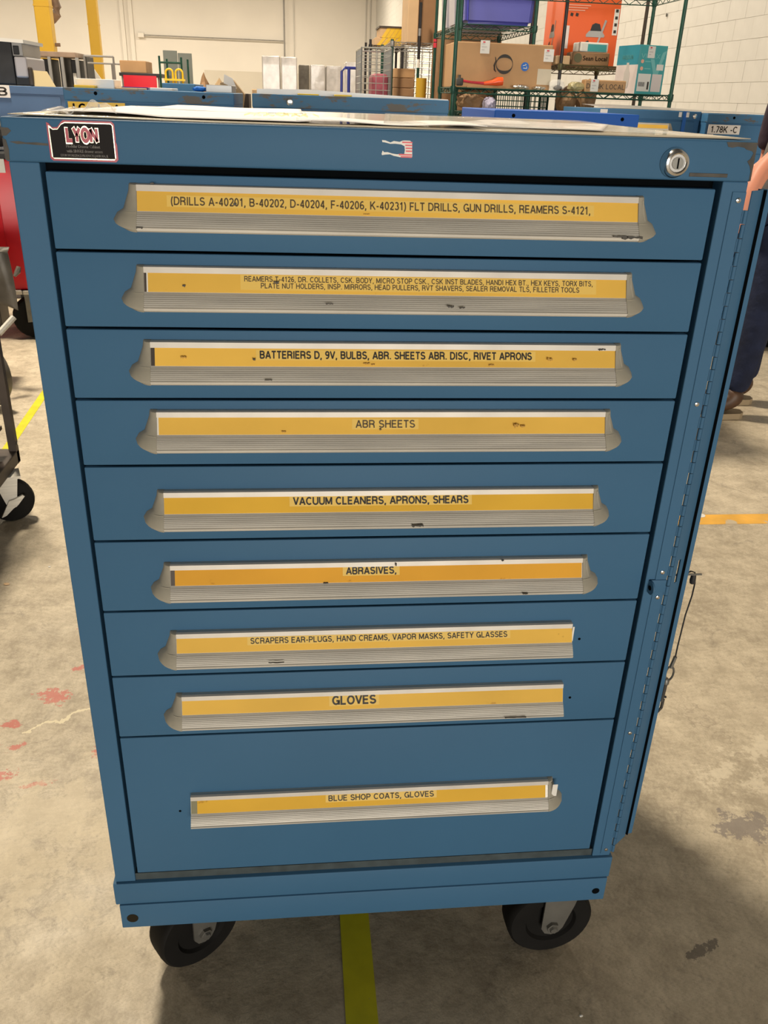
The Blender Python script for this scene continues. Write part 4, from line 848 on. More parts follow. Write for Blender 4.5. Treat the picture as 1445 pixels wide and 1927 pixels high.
# rack 3 orange box
oy = R3Y0 + .38; ox0, ox1 = at(1058, 50, oy).x, at(1164, 50, oy).x; oz0 = z3 + .003; oh = .52
ob_ = thing('appliance_box', 'orange box printed with a grey wet vacuum, on the rack behind', 'box', ((ox0 + ox1) / 2, oy + .25, oz0)); ow = (ox1 - ox0) / 2
MB().box(-ow, ow, -.25, .25, 0, oh, .003).build('carton', 'orange', ob_)
def vac(parent, T):
    def P(pts, m_, nm, k=0.): 
        MB().prism(pts, 'y', -.0008 - k, 0).xf(T).build(nm, m_, parent)
    P([(-.055, .23), (-.035, .25), (.05, .25), (.07, .225), (.065, .215), (-.055, .215)], 'greymetal', 'printed_rim', .0004)
    P([(-.03, .25), (-.02, .285), (0, .295), (.03, .29), (.045, .25)], 'black', 'printed_motor', .0006)
    P([(-.095, .13), (-.085, .135), (-.03, .185), (-.035, .195), (-.05, .19)], 'black', 'printed_hose', .0006)
    P([(-.05, .135), (-.02, .13), (.015, .12), (.02, .15), (-.04, .155)], 'black', 'printed_nozzle', .0006)
    P([(.005, .12), (.015, .12), (.075, .31), (.062, .315)], 'greymetal', 'printed_wand', .001)
sc_ = 1.15
vac(ob_, Matrix.Translation((.035, -.2502, -.045)) @ Matrix.Scale(sc_, 4)); vac(ob_, Matrix.Translation((-ow - .0004, .02, -.045)) @ Matrix.Rotation(-PI / 2, 4, 'Z') @ Matrix.Scale(sc_, 4))
MB().box(-ow + .012, -ow + .055, -.2515, -.25, .12, .27).build('side_label', 'pinkwhite', ob_); MB().box(ow - .045, ow - .008, -.2515, -.25, .22, .39).build('side_label', 'white', ob_)
for k, z_ in enumerate((.38, .335, .29, .245)): MB().box(ow - .036, ow - .016, -.2522, -.2515, z_ - .012, z_ + .008).build('printed_icon', 'ink', ob_)
for k in range(3): MB().box(-ow + .02, -ow + .20 - k * .02, -.2512, -.25, .40 - k * .016, .406 - k * .016).build('printed_line', 'peach', ob_)
for k in range(2): MB().prism([(-ow + .05 + k * .04, .335), (-ow + .07 + k * .04, .33), (-ow + .075 + k * .04, .35), (-ow + .055 + k * .04, .355)], 'y', -.2512, -.25).build('printed_icon', 'ink', ob_)
a, b_ = at(1052, 110, R3Y0).x, at(1135, 115, R3Y0).x
t, w, d, h = carton(at(1080, 110, R3Y0).x, at(1150, 110, R3Y0).x, R3Y0 + .04, R3Y0 + .20, z3 + .003, at(1100, 98, R3Y0 + .04).z, 'brown carton printed with a green dot and Local, under the teal packet', 'card_d')
text('lettering', 'Sean Local', (.03, -d - .001, h * .55), (1, 0, 0), (0, 0, 1), w * 1.3, h * .33, 'brown', t, .02)
MB().lathe([(.03, 0), (.03, .0008)], (-w + .04, -d - .0004, h * .55), (0, -1, 0), 14).build('printed_dot', 'greenbrown', t)
carton(at(1052, 110, R3Y0).x, at(1077, 110, R3Y0).x, R3Y0 + .05, R3Y0 + .19, z3 + .003, at(1060, 104, R3Y0).z, 'small light carton left of the Local carton on the rack behind', 'card_l')
zp = at(1100, 98, R3Y0 + .04).z
tp = thing('wrapped_packet', 'white and teal wrapped packet lying on the brown Local carton', 'packet', (at(1112, 90, R3Y0 + .1).x, R3Y0 + .12, zp + .002), .12)
MB().box(-.105, .11, -.07, .07, 0, .062, .008).build('packet', 'white', tp); MB().box(-.05, .095, -.0712, -.0700, .004, .05).build('teal_band', 'teal', tp)
# rack 4 cartons
tw = lambda u, Y=R4Y0: at(u, 100, Y).x
carton(tw(766), tw(786), R4Y0 + .05, R4Y0 + .5, z4 + .004, z4 + .95, 'tall light carton left of the pair on top of the carton rack', 'card_l')
carton(tw(788), tw(822), R4Y0 + .10, R4Y0 + .6, z4 + .004, z4 + .95, 'tall brown carton right of the pair on top of the carton rack', 'card_d')
for w0, w1, lab, m_ in ((182, 166, 'lowest brown carton of the stack inside the carton rack', 'card_d'), (166, 147, 'middle brown carton of the stack inside the carton rack', 'card_d'), (147, 129, 'topmost light carton of the stack inside the carton rack', 'card')):
    z0_ = at(765, w0, R4Y0 + .1).z; z1_ = at(765, w1, R4Y0 + .1).z; carton(tw(743, R4Y0 + .1), tw(782, R4Y0 + .1), R4Y0 + .1, R4Y0 + .5, z0_ + .001, z1_ - .001, lab, m_)
zb4 = at(765, 182, R4Y0 + .1).z
box_thing('crate', 'greymetal', tw(741, R4Y0 + .1), tw(784, R4Y0 + .1), R4Y0 + .08, R4Y0 + .52, .605, zb4, 'grey crate under the stack of cartons in the carton rack', 'crate')
tag(MB().tube([(0, 0, 0), (0, 0, at(792, 147, R4Y0 - .1).z)], .045, 14).build('yellow_bollard', 'yellowpost', None, True, loc=(at(792, 170, R4Y0 - .12).x, R4Y0 - .12, 0)), 'short yellow bollard beside the banded pole', 'bollard')
# taped box left of it and its dark frame
R5Y = 8.6; t5 = rack('low dark-posted rack behind the mesh cage holding the yellow-taped boxes', at(697, 90, R5Y).x, at(758, 90, R5Y).x, R5Y, R5Y + .6, at(700, 74, R5Y).z, (at(720, 86, R5Y).z, .5), ('blackpost',) * 4, 'blackpost')
z5 = at(720, 86, R5Y).z
for u0, u1, w0, w1, lab in ((706, 760, 85, 70, 'lower yellow-taped box on the low dark rack'), (715, 761, 70, 51, 'upper yellow-taped box with dark lid on the low dark rack')):
    zA, zB = at(730, w0, R5Y).z, at(730, w1, R5Y).z
    t, w, d, h = carton(at(u0, 70, R5Y + .1).x, at(u1, 70, R5Y + .1).x, R5Y + .1, R5Y + .5, max(zA, z5 + .004) + .001, zB, lab, 'card_l')
    for k in range(5):
        x_ = -w + (k + .3) * w * .36; MB().prism([(x_, 0), (x_ + .04, 0), (x_ + .10, h), (x_ + .06, h)], 'y', -d - .002, -d - .0005).build('yellow_tape', 'yellow', t)
    if 'upper' in lab: MB().box(-w - .01, w + .01, -d - .01, d + .01, h, h + .015).build('lid', 'brown', t)
# wire mesh cage cart
bx = basket(at(680, 130, 6.6).x, at(736, 130, 6.6).x, 6.6, 7.2, .35, at(705, 90, 6.6).z, 'chromewire', 'tall galvanised mesh cage on casters behind the middle cabinet', .048, .048, .0028, 'mesh_cage')
for sx in (-.09, .09):
    for sy in (-.25, .25): MB().tube([(sx, sy, -.35), (sx, sy, 0)], .012, 6).build('cage_leg', 'greymetal', bx)
box_thing('mesh_bag', 'pinkbag', at(697, 160, 6.9).x, at(727, 160, 6.9).x, 6.75, 7.1, .36, at(711, 139, 6.9).z, 'dull red sack inside the galvanised mesh cage', 'sack', .03)
bx2 = basket(at(764, 130, 8.5).x, at(850, 130, 8.5).x, 8.5, 9.0, .2, at(800, 92, 8.5).z, 'chromewire', 'wide galvanised mesh cage far behind the carton rack', .07, .055, .004, 'mesh_cage')
# navy tube handles
q = at(643, 130, 8)
nt = thing('push_cart', 'cart with navy tube push handles before the wrapped pallets', 'cart', (q.x, 8, 0)); zh_ = at(660, 128, 8).z; xr_ = at(678, 130, 8).x - q.x
MB().tube([(0, 0, .25), (0, 0, zh_ - .03), (.03, 0, zh_), (xr_, .0, zh_)], .013, 8).build('handle', 'blueline', nt, True)
MB().tube([(at(656, 130, 8).x - q.x, -.05, .25), (at(656, 130, 8).x - q.x, -.05, zh_)], .015, 8).build('handle_post', 'blueline', nt, True)
MB().tube([(xr_, .0, zh_), (xr_, 0, .25)], .013, 8).build('handle', 'blueline', nt, True)
MB().box(-.05, xr_ + .05, -.1, .9, .2, .25, .01).build('deck', 'greymetal', nt)
for sx in (0, xr_):
    for sy in (.0, .8): MB().lathe([(.09, -.02), (.1, -.01), (.1, .01), (.09, .02)], (sx, sy, .1), (1, 0, 0), 14).build('wheel', 'rubber', nt); 
# wrapped pallets
for k, (u0, u1, w1, Y, lab) in enumerate(((493, 527, 105, 20, 'leftmost of the film-wrapped pallet loads along the far wall'), (529, 559, 107, 20, 'second tall film-wrapped pallet load from the left'), (562, 582, 122, 21, 'short dark film-wrapped load right of the two tall ones'), (584, 612, 122, 20, 'film-wrapped load with small lumps on top, fourth from left'), (614, 643, 124, 20, 'boxy grey film-wrapped load, fifth from left'), (650, 682, 117, 18, 'slanting film-wrapped load behind the navy cart handles'))):
    a, b_ = at(u0, 130, Y).x, at(u1, 130, Y).x; h = at((u0 + u1) / 2, w1, Y).z
    t = thing('wrapped_pallet', lab, 'pallet', ((a + b_) / 2, Y + .4, 0)); w = (b_ - a) / 2
    MB().box(-w, w, -.4, .4, .13, h, .02, 2).build('wrapped_load', 'film' if k != 2 else 'hide', t)
    MB().box(-w, w, -.4, .4, .0, .02).box(-w, w, -.4, .4, .10, .13).box(-w, -w + .1, -.4, .4, .02, .1).box(w - .1, w, -.4, .4, .02, .1).build('wooden_pallet', 'wood', t)
# ------------------------------------------------------------------ far left: columns, benches, carts
def column(u, wtop, wid, Y, lab):
    q = at(u, 50, Y); w = wid / 2
    t = thing('yellow_column', lab, 'column', (q.x, Y, 0)); MB().box(-w, w, -w, w, 0, 9.5, .02).build('shaft', 'yellowpost', t)
    MB().box(-w - .004, w + .004, -w - .004, w + .004, at(u, wtop, Y).z, at(u, wtop, Y).z + .03).build('weld_band', 'yellowpost', t)
    MB().box(-w - .1, w + .1, -w - .1, w + .1, 0, .03).build('base_plate', 'yellowpost', t); return t
c1 = column(85.5, 13, .265, 17, 'thick yellow steel column at far left beside the brown duct'); MB().tube([(.13, 0, 1.9), (.22, 0, 1.9)], .03, 8).build('valve', 'rust', c1, loc=(0, 0, at(100, 84, 17).z - 1.9))
column(177, 48, .22, 21, 'thinner yellow steel column, second from the left')
q = at(103, 20, 17.5)
tag(MB().tube([tuple(at(u, w, 17.5) - Vector((q.x, 17.5, 0))) for u, w in ((101, -60), (101, 0), (107, 14), (106, 26), (98, 38), (92, 44))], [.09, .09, .085, .09, .07, .05], 12).build('flexible_duct', 'rust', None, True, loc=(q.x, 17.5, 0)), 'brown bent flexible duct hanging behind the thick yellow column', 'duct')
# steel bench with monitors
Yb = 10
bt = thing('work_bench', 'long steel-framed bench with wooden top and dark equipment, far left', 'bench', (0, Yb, 0)); zt_b = at(100, 97, Yb).z
xa, xb = at(50, 100, Yb).x, at(142, 100, Yb).x
MB().box(xa, xb, 0, .8, zt_b - .05, zt_b, .005).build('bench_top', 'wood', bt)
for u in (62, 92, 116, 144): x_ = at(u, 110, Yb).x; MB().box(x_ - .016, x_ + .016, 0, .035, 0, zt_b - .05).build('leg', 'greymetal', bt)
MB().box(xa, xb, .1, .7, .60, .63).build('lower_shelf', 'greymetal', bt)
for u0, u1, w0, w1, lab in ((64, 92, 137, 110, 'black equipment case at left under the far bench top'), (98, 118, 150, 106, 'dark monitor in the middle under the far bench top'), (120, 143, 150, 112, 'dark monitor with a white sticker under the far bench top'), (146, 161, 150, 105, 'black cabinet standing at the right end of the far bench')):
    a, b_ = at(u0, 120, Yb).x + .03, at(u1, 120, Yb).x - .03; z1_ = at(u0, w1, Yb + .3).z; t = thing('equipment_case', lab, 'equipment', ((a + b_) / 2, Yb + .4, .631 if u0 < 144 else 0)); w = (b_ - a) / 2
    MB().box(-w, w, -.2, .2, 0, z1_ - (.631 if u0 < 144 else 0), .01).build('case', 'black', t)
    if 'sticker' in lab: MB().box(-w * .6, w * .4, -.205, -.2, (z1_ - .631) * .62, (z1_ - .631) * .86).build('white_sticker', 'white', t)
    if 'left' in lab: MB().box(-w * .2, w * .2, -.205, -.2, (z1_ - .631) * .55, (z1_ - .631) * .7).build('yellow_sticker', 'yellow', t)
# railing
Yr = 9; t = thing('pipe_rail', 'thin grey pipe guard rail left of the cardboard box cart', 'rail', (0, Yr, 0)); xa, xb = at(158, 106, Yr).x, at(213, 108, Yr).x; zr = at(190, 106, Yr).z; zr2 = at(190, 118, Yr).z
MB().tube([(xa, 0, zr), (xb, 0, zr)], .010, 8).build('top_rail', 'greymetal', t); MB().tube([(at(153, 117, Yr).x, .3, zr2), (at(221, 120, Yr).x, .3, zr2)], .009, 8).build('mid_rail', 'greymetal', t)
for x_, yy in ((xb, 0), (at(220, 120, Yr).x, .3), (xa, 0), (at(200, 120, Yr).x, .3)): MB().tube([(x_, yy, 0), (x_, yy, zr if yy == 0 else zr2)], .010, 8).build('rail_post', 'greymetal', t)
q = at(172, 135, 11); o = MB().prism([(-.14, 0), (.14, 0), (-.04, .26)], 'y', 0, .01).build('striped_sign', 'white', None, loc=(q.x, 11, q.z - .12)); 
tag(o, 'small black and white striped sign beside the second yellow column', 'sign')
for k in range(3): MB().prism([(-.10 + k * .07, .01), (-.07 + k * .07, .01), (-.09 + k * .05, .12 + .03 * (1 - k)), (-.11 + k * .05, .12)], 'y', -.003, 0).build('black_stripe', 'black', o)
MB().box(-.02, .02, .01, .03, -(q.z - .12), .05).build('sign_post', 'black', o)
# cart with cardboard box and red panel
Yc = 8.5; zc_ = at(250, 137, Yc).z
t = thing('flat_cart', 'black topped cart holding the brown box and the red panel', 'cart', (0, Yc, 0)); xa, xb = at(224, 140, Yc).x, at(304, 140, Yc).x
MB().box(xa, xb, 0, .7, zc_ - .03, zc_, .004).build('deck', 'black', t)
for x_ in (xa + .03, xb - .03):
    for yy in (.03, .67): MB().tube([(x_, yy, 0), (x_, yy, zc_ - .03)], .014, 6).build('leg', 'greymetal', t)
MB().box(xa + .04, xb - .05, -.012, -.001, .5, at(260, 142, Yc).z).build('red_panel', 'red', t)
carton(at(222, 125, Yc).x, at(272, 125, Yc).x, Yc + .1, Yc + .5, zc_ + .002, at(250, 114, Yc + .1).z, 'brown carton on the black topped cart, left of the grey panels', 'card')
# wire frame and yellow hoops, grey panels
Yg = 11; t = thing('metal_sheets', 'two tall grey-green panels leaning together behind the yellow hoops', 'panel', (at(335, 120, Yg).x, Yg, 0))
xg = at(335, 120, Yg).x
MB().box(at(308, 120, Yg).x - xg, at(334, 120, Yg).x - xg, 0, .03, 0, at(320, 95, Yg).z).build('panel', 'greypanel', t); MB().box(at(335, 120, Yg).x - xg, at(361, 120, Yg).x - xg, .02, .05, 0, at(348, 100, Yg).z).build('panel', 'greypanel', t)
MB().box(at(302, 120, Yg).x - xg, at(362, 120, Yg).x - xg, -.1, .15, 0, .08).build('foot', 'greymetal', t)
Yh = 7.5; xh = at(328, 140, Yh).x; t = thing('hoop_cart', 'cart with two bright yellow hoop handles before the grey panels', 'cart', (xh, Yh, 0)); zhp = at(328, 130, Yh).z
for uc in (318.5, 337):
    xc_ = at(uc, 140, Yh).x - xh; rr_ = .030
    MB().tube([(xc_ - rr_, 0, .2), (xc_ - rr_, 0, zhp - rr_)] + [(xc_ - rr_ * math.cos(a), 0, zhp - rr_ + rr_ * math.sin(a)) for a in [PI * k / 8 for k in range(1, 8)]] + [(xc_ + rr_, 0, zhp - rr_), (xc_ + rr_, 0, .2)], .0085, 8).build('hoop', 'yellow', t, True)
MB().box(-.09, .09, -.02, .02, at(328, 152, Yh).z, at(328, 152, Yh).z + .015).build('crossbar', 'yellow', t); MB().box(-.12, .12, -.1, .5, .12, .2, .01).build('deck', 'greymetal', t)
for sx in (-.09, .09):
    for sy in (0, .4): MB().lathe([(.05, -.015), (.06, 0), (.05, .015)], (sx, sy, .06), (1, 0, 0), 12).build('wheel', 'rubber', t)
Yw = 8; t = thing('rolling_rack', 'open dark green rack frame standing around the yellow hoops', 'rack', (0, Yw, 0))
us = [(301, 105), (315, 109), (342, 108), (354, 110)]
for u, w_ in us: x_ = at(u, 130, Yw + (.3 if u in (315, 354) else 0)).x; MB().tube([(x_, .3 if u in (315, 354) else 0, 0), (x_, .3 if u in (315, 354) else 0, at(u, w_, Yw).z)], .010, 6).build('post', 'green', t)
xa, xb = at(301, 120, Yw).x, at(342, 120, Yw).x
for z_ in (at(320, 118, Yw).z, .5): MB().tube([(xa, 0, z_), (xb, 0, z_)], .009, 6).build('rung', 'green', t)
# low clutter right of it
zfar = lambda u, w, Y: at(u, w, Y).z
box_thing('blue_cabinet', 'blue_back', at(305, 160, 5.5).x, at(367, 160, 5.5).x, 5.5, 6.1, 0, zfar(336, 157, 5.5), 'low plain blue cabinet behind the scraped cabinet, under the hoops', 'cabinet')
crumple('blue_white_box', 'bluetape', (at(376, 165, 3.45).x, 3.45, 1.332), (.035, .03, .012), 'small blue and white tape roll on the scraped cabinet', 'tape', 31, 2, .1)
crumple('brown_bundle', 'card_d', (at(384, 155, 6.3).x, 6.3, 0), (.09, .09, at(384, 143, 6.3).z / 2), 'brown paper wrapped bundle behind the low grey case', 'bundle', 32, 3, .05)
crumple('white_sack', 'bag_l', (at(413, 158, 7.0).x, 7.0, 0), (.16, .1, at(413, 153, 7).z / 2), 'pale rounded sack behind the low grey case', 'sack', 33, 3, .04)
o = thing('crumpled_carton', 'tall torn brown carton between the left and middle cabinets behind', 'box', (at(440, 170, 4.4).x, 4.4, 0)); hq = at(440, 150, 4.4).z
MB().prism([(-.05, 0), (.05, 0), (.045, hq - .15), (.06, hq - .07), (.0, hq), (-.07, hq - .02), (-.05, hq - .08), (.0, hq - .10)], 'y', -.06, .06).build('carton', 'bag_l', o); MB().prism([(-.05, hq - .02), (.02, hq - .045), (.0, hq + .005), (-.045, hq + .025)], 'y', -.065, -.061).build('white_flap', 'paper', o)
box_thing('black_trolley', 'brown', at(450, 185, 4.5).x, at(468, 185, 4.5).x, 4.5, 4.8, 0, zfar(460, 176, 4.5), 'dark brown equipment box between the left and middle cabinets', 'box')
box_thing('small_carton', 'card_l', at(474, 170, 5).x, at(492, 170, 5).x, 5, 5.3, 0, zfar(482, 168, 5), 'light brown carton peeking over the left end of middle cabinet', 'box')
# ------------------------------------------------------------------ left edge: red cart, brown cart, grey tarp
rx1 = at(20, 300, 4.15).x; rz1 = at(8, 292, 4.15).z; rz0 = at(48, 546, 4.15).z
t = thing('red_tool_cart', 'red steel tool cart on large black casters at the left edge', 'cart', (rx1 - .45, 4.15, 0))
MB().box(-.45, .45, 0, .5, rz0, rz1 - .02, .012).build('body', 'red', t, True); MB().box(-.46, .455, -.01, .51, rz1 - .02, rz1 + .01, .006).build('top_tray', 'black', t)
MB().box(-.35, .36, -.004, 0, rz0 + .06, rz1 - .1, .003).build('drawer_front', 'red', t)
q = at(4, 312, 4.14); MB().box(q.x - (rx1 - .45) - .16, q.x - (rx1 - .45) + .012, -.008, -.004, q.z - .035, q.z + .035).build('paper_label', 'white', t)
MB().box(.30, .46, -.02, .05, rz0 - .022, rz0, .003).build('caster_plate', 'alu', t)
for sx in (-.33, .44):
    for y_ in (.05, .42):
        e = sub('caster', t, (sx, y_, 0), .5); MB().lathe([(.09, -.035), (.115, -.03), (.12, 0), (.115, .03), (.09, .035), (.05, .04)], (0, 0, .12), (0, 1, 0), 24).build('wheel', 'rubber', e, True)
        MB().box(-.05, .05, -.048, -.042, .1, rz0 - .01).box(-.05, .05, .042, .048, .1, rz0 - .01).box(-.06, .06, -.05, .05, rz0 - .02, rz0).build('fork', 'zinc', e)
q = at(0, 258, 4.3)
crumple('black_helmet_bag', 'charcoal', (q.x - .12, 4.38, rz1 + .01), (.16, .12, (at(0, 225, 4.3).z - rz1) / 2), 'black padded bag lying on top of the red tool cart', 'bag', 41, 3, .05)
# brown steel cart
Yk = 1.86; q = at(36, 878, Yk); xk = q.x
t = thing('brown_shelf_cart', 'brown steel shelf cart with pale slats and casters, cut off at left', 'cart', (xk - .45, Yk, 0))
MB().box(.425, .45, -.0, .025, .17, 1.05).build('post', 'brown', t); MB().box(.425, .45, -.60, -.575, .17, 1.05).build('post', 'brown', t); MB().box(-.45, -.425, 0, .025, .17, 1.05).build('post', 'brown', t); MB().box(-.45, -.425, -.6, -.575, .17, 1.05).build('post', 'brown', t)
MB().box(-.45, .45, -.6, .025, .17, .215, .003).build('bottom_frame', 'brown', t)
for k in range(4):
    z_ = .255 + k * .13; MB().tube([(-.42, -.06, z_), (.41, -.06, z_)], .017, 10).build('slat', 'alu', t, True)
for k in range(3): MB().box(-.42, .42, -.57, -.012, .30 + k * .25, .312 + k * .25).build('shelf', 'brown', t)
MB().lathe([(.007, 0), (.007, .004), (.004, .006)], (.437, -.601, .30), (0, -1, 0), 8).build('bolt', 'chrome', t); MB().lathe([(.006, 0), (.006, .004)], (.4505, .012, .24), (1, 0, 0), 8).build('bolt', 'chrome', t)
for (cx_, cy_, hd) in ((.435, -.085, .35), (.40, -.53, .1), (-.38, -.08, 0), (-.38, -.53, 0)):
    e = sub('caster', t, (cx_, cy_, 0), hd)
    MB().lathe([(.060, -.022), (.072, -.018), (.075, 0), (.072, .018), (.060, .022), (.045, .024)], (0, 0, .075), (0, 1, 0), 30).build('wheel', 'rubber', e, True)
    MB().prism([(-.045, .165), (.03, .165), (.014, .06), (-.012, .055)], 'y', -.034, -.030).prism([(-.045, .165), (.03, .165), (.014, .06), (-.012, .055)], 'y', .030, .034).box(-.05, .04, -.036, .036, .160, .169).build('fork', 'alu', e)
    MB().prism([(-.038, .032), (-.022, .038), (.002, .060), (.018, .07), (.042, .098), (.036, .104), (.010, .092), (-.008, .088), (-.018, .07)], 'y', -.046, -.036).build('brake_lever', 'alu', e)
# trolley with grey tarp further back
q = at(30, 520, 3.3); zt_t = at(10, 468, 3.3).z
t = thing('tarp_trolley', 'low trolley with push bar behind the brown cart, under the grey tarp', 'trolley', (q.x - .40, 3.3, 0))
MB().box(-.35, .30, 0, .14, .25, zt_t - .01, .01).build('body', 'brown', t)
b0_, b1_ = at(-2, 628, 3.1) - Vector((q.x - .40, 3.3, 0)), at(26, 597, 3.16) - Vector((q.x - .40, 3.3, 0))
MB().tube([tuple(b0_), tuple(b1_)], .015, 8).build('push_bar', 'alu', t, True)
for sx in (-.28, .12):
    for y_ in (.02, .12): MB().lathe([(.08, -.03), (.115, -.025), (.12, 0), (.115, .025), (.08, .03)], (sx, y_, .12), (1, .3, 0), 20).build('wheel', 'rubber', t, True)
MB().box(-.3, .2, .01, .13, .20, .25).build('axle_frame', 'zinc', t)
b = bmesh.new(); g = []; NX, NZ = 16, 18
for i in range(NX + 1):
    for j in range(NZ + 1):
        u, v = i / NX, j / NZ; xe_ = at(15, 468, 3.3).x * (1 - v) + at(38, 592, 3.24).x * v - (q.x - .40); x = -.42 + u * (xe_ + .42); z = zt_t + .005 - (zt_t - at(30, 588, 3.24).z) * v - (.04 * sn(u * 6)) * v; y = -.02 - .035 * sn(u * 11 + v * 2) * v - .05 * v
        if j == 0: y = .02; 
        g.append(b.verts.new((x, y, z)))
for i in range(NX):
    for j in range(NZ): b.faces.new((g[i * (NZ + 1) + j], g[(i + 1) * (NZ + 1) + j], g[(i + 1) * (NZ + 1) + j + 1], g[i * (NZ + 1) + j + 1]))
x_ = MB(); x_.b.free(); x_.b = b; c0_ = at(27, 520, 3.25) - Vector((q.x - .40, 3.3, 0)); x_.tube([tuple(c0_), tuple(c0_ + Vector((.015, .01, .02))), tuple(c0_ + Vector((.02, .02, .04)))], [.006, .014, .010], 8)
o = x_.build('grey_tarp', 'hide', None, True, loc=(q.x - .40, 3.3, 0)); md = o.modifiers.new('Solidify', 'SOLIDIFY'); md.thickness = .004
tag(o, 'dark grey stiff tarp with curled edge hanging at the left edge', 'tarp')
# round hose reel edge left
tag(MB().lathe([(.12, -.03), (.15, -.02), (.155, 0), (.15, .02), (.12, .03)], (0, 0, .156), (.6, 1, 0), 28).build('spare_wheel', 'hide', None, True, loc=(at(-30, 660, 3.0).x, 2.95, 0)), 'grey wheel standing on the floor behind the brown cart', 'wheel')
# litter
for (u, w_, s_, m_, lab) in ((13, 1100, .010, 'card_l', 'small tan stone chip on the floor near the brown cart'), (93, 1067, .005, 'white', 'tiny pale pebble on the floor left of the blue cabinet'), (1093, 1912, .004, 'white', 'tiny pale chip on the dark floor near the bottom right')):
    d_ = r0 * ((u - CX) / F) + r1 * ((w_ - CY) / F) + r2; p_ = CAM - d_ * (CAM.z / d_.z); crumple('floor_chip', m_, (p_.x, p_.y, 0), (s_, s_ * .6, s_ * .3), lab, 'litter', u, 1, .2)

# ------------------------------------------------------------------ the person at right
PX, PY = 2.03, 2.90
per = thing('person', 'person in grey shirt, navy jeans and brown boots, mostly cut off at right', 'person', (PX, PY, 0))
def skinmesh(name, material, V_, E_, parent, lvl=2, root=0):
    me = bpy.data.meshes.new(name); me.from_pydata([v[:3] for v in V_], E_, []); me.materials.append(M[material])
    o = bpy.data.objects.new(name, me); C.objects.link(o); o.parent = parent
    md = o.modifiers.new('Skin', 'SKIN'); sv = me.skin_vertices[0].data
    for i, v in enumerate(V_):
        r = v[3]; sv[i].radius = r if isinstance(r, tuple) else (r, r)
    sv[root].use_root = True; md.use_smooth_shade = True
    s_ = o.modifiers.new('Subdivision', 'SUBSURF'); s_.levels = lvl; s_.render_levels = lvl
    return o
LA = [at(1432, 322, 2.67), at(1417, 352, 2.64), at(1395, 405, 2.62), at(1386, 430, 2.62)]; LA = [v - Vector((PX + .06, PY, 0)) for v in LA]
# facing left (-x) and a little toward the viewer; legs: near leg (-y side) in view
V_ = [(0, 0, .98, (.13, .16)), (.02, 0, 1.12, (.10, .13)), (.025, 0, 1.30, (.105, .155)), (.02, 0, 1.42, (.09, .14)), (.0, 0, 1.50, .055), (-.03, 0, 1.57, .055), (-.045, 0, 1.64, (.085, .072)), (-.05, 0, 1.72, (.088, .074)), (-.04, 0, 1.765, .05),
      (0, -.10, .90, .088), (-.01, -.105, .52, .060), (-.022, -.10, .30, .052), (-.045, -.10, .12, .038), (-.055, -.10, .08, .034), (-.145, -.105, .062, .026), (-.205, -.108, .056, .020),
      (.03, .10, .90, .088), (.08, .11, .52, .060), (.10, .11, .30, .055), (.11, .11, .12, .038), (.10, .11, .08, .034), (.01, .11, .062, .026), (-.05, .11, .056, .020),
      (.02, -.19, 1.41, .052), (.5 * (.02 + LA[0].x), -.22, 1.26, .046), (*LA[0], .041), (*LA[1], .036), (*LA[2], .027), (*LA[3], (.034, .018)),
      (-.015, .19, 1.41, .052), (-.01, .235, 1.25, .046), (.0, .24, 1.12, .040), (-.14, .20, 1.03, .034), (-.23, .14, .98, .026), (-.28, .11, .955, (.036, .018))]
V_ = [(v[0] + (.06 if v[2] > 1.05 or i_ >= 23 else 0), *v[1:]) for i_, v in enumerate(V_)]
E_ = [(0, 1), (1, 2), (2, 3), (3, 4), (4, 5), (5, 6), (6, 7), (7, 8), (0, 9), (9, 10), (10, 11), (11, 12), (12, 13), (13, 14), (14, 15), (0, 16), (16, 17), (17, 18), (18, 19), (19, 20), (20, 21), (21, 22),
      (3, 23), (23, 24), (24, 25), (25, 26), (26, 27), (27, 28), (3, 29), (29, 30), (30, 31), (31, 32), (32, 33), (33, 34)]
for base_, dr_, side in ((28, Vector((-.55, .2, -.75)).normalized(), 1), (34, Vector((-.8, -.5, -.3)).normalized(), -1)):
    hp_ = Vector(V_[base_][:3]); lat = dr_.cross(Vector((0, 0, 1))).normalized(); 
    for k, (off_, ln_) in enumerate(((-.030, .066), (-.010, .078), (.011, .074), (.030, .058))):
        p1 = hp_ + dr_ * .035 + lat * off_; p2 = p1 + dr_ * ln_ * .5 + Vector((0, 0, -.004)); p3 = p2 + dr_ * ln_ * .5 + Vector((.008, 0, -.014)); n0 = len(V_)
        V_ += [(*p1, .0095), (*p2, .0085), (*p3, .0072)]; E_ += [(base_, n0), (n0, n0 + 1), (n0 + 1, n0 + 2)]
    p1 = hp_ + lat * -.038 * side - dr_ * .01; p2 = p1 + dr_ * .03 + lat * -.018 * side; p3 = p2 + dr_ * .028; n0 = len(V_)
    V_ += [(*p1, .011), (*p2, .0095), (*p3, .008)]; E_ += [(base_, n0), (n0, n0 + 1), (n0 + 1, n0 + 2)]
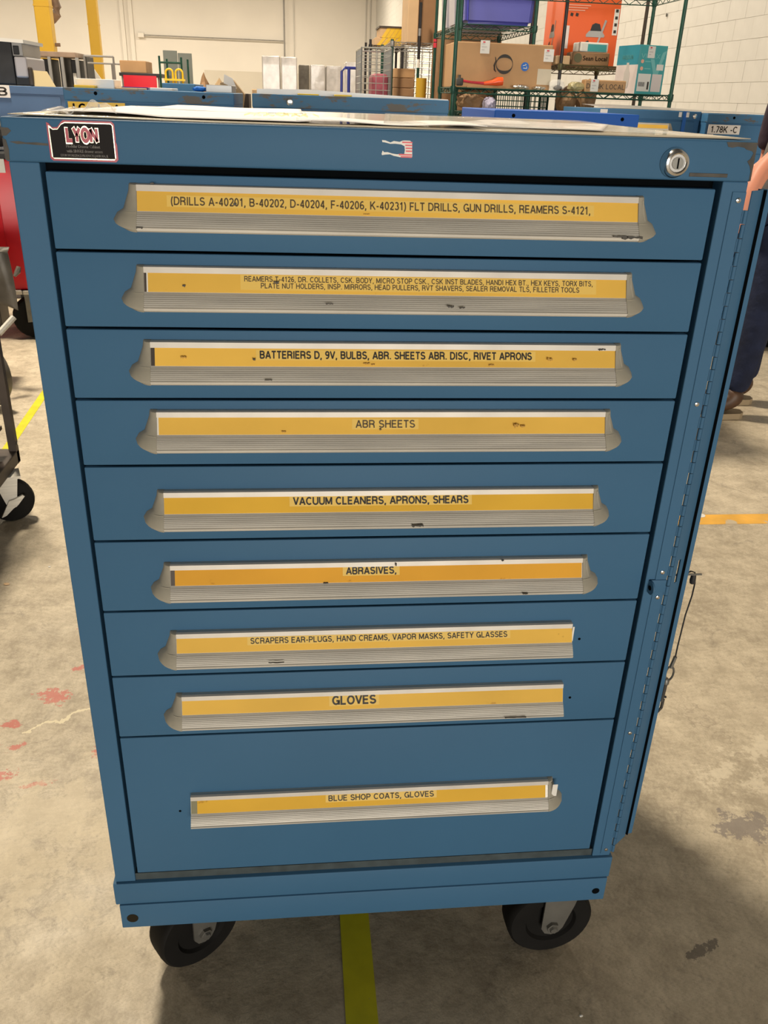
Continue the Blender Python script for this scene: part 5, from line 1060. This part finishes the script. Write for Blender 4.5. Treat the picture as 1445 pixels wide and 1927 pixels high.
# face features: nose and ears grow out of the head
n0 = len(V_); V_ += [(-.085, 0, 1.655, .013), (.025, -.082, 1.675, .018), (.025, .082, 1.675, .018), (-.065, 0, 1.60, .028)]; E_ += [(6, n0), (6, n0 + 1), (6, n0 + 2), (5, n0 + 3)]
body = skinmesh('body', 'skin', V_, E_, per)
for sy in (-.03, .03): MB().lathe([(.002, 0), (.010, .004), (.011, .010), (.004, .016)], (-.068, sy, 1.69), (-1, 0, 0), 10).build('eye', 'white', per, True); MB().lathe([(.005, 0), (.004, .003)], (-.0835, sy, 1.69), (-1, 0, 0), 10).build('pupil', 'ink', per)
MB().tube([(-.082, -.022, 1.618), (-.090, 0, 1.616), (-.082, .022, 1.618)], [.003, .006, .003], 6).build('mouth', 'redstripe', per, True)
crumple('hair', 'hair', (.035, 0, 1.70), (.105, .095, .065), None, None, 3, 3, .03, per)
skinmesh('shirt', 'shirt', [(-.01, 0, .90, (.15, .17)), (.06, 0, 1.10, (.13, .16)), (.09, 0, 1.28, (.125, .175)), (.085, 0, 1.40, (.11, .16)), (.07, 0, 1.49, .07)], [(0, 1), (1, 2), (2, 3), (3, 4)], per)
skinmesh('sleeve', 'sleeve', [(.075, -.12, 1.42, .075), (.075, -.20, 1.38, .066), (.06 + .5 * (.02 + LA[0].x), -.222, 1.25, .060), (.06 + LA[0].x * .85 + .02 * .15, -.225, 1.165, .056)], [(0, 1), (1, 2), (2, 3)], per)
skinmesh('sleeve', 'sleeve', [(.045, .12, 1.42, .075), (.045, .20, 1.38, .068), (.048, .236, 1.22, .062), (.052, .238, 1.17, .060)], [(0, 1), (1, 2), (2, 3)], per)
jv = [(0, 0, .96, (.14, .17)), (0, -.095, .86, .105), (-.01, -.103, .52, .080), (-.022, -.10, .30, .068), (-.045, -.10, .115, .058), (.03, .10, .86, .105), (.08, .11, .52, .083), (.10, .11, .30, .074), (.105, .11, .115, .068)]
skinmesh('jeans', 'jeans', jv, [(0, 1), (1, 2), (2, 3), (3, 4), (0, 5), (5, 6), (6, 7), (7, 8)], per)
for (bx_, by_) in ((-.045, -.10), (.11, .11)):
    skinmesh('boot', 'boot', [(bx_ + .005, by_, .15, .052), (bx_, by_, .085, .056), (bx_ - .07, by_ - .004, .062, (.046, .040)), (bx_ - .15, by_ - .008, .052, (.046, .034)), (bx_ - .20, by_ - .01, .046, (.034, .026))], [(0, 1), (1, 2), (2, 3), (3, 4)], per)
    MB().prism([(bx_ + .055, by_ - .02), (bx_ + .060, by_ + .02), (bx_ + .03, by_ + .042), (bx_ - .10, by_ + .045), (bx_ - .20, by_ + .036), (bx_ - .235, by_ + .01), (bx_ - .235, by_ - .03), (bx_ - .20, by_ - .052), (bx_ - .10, by_ - .052), (bx_ + .03, by_ - .042)], 'z', 0, .028).build('boot_sole', 'sole', per)
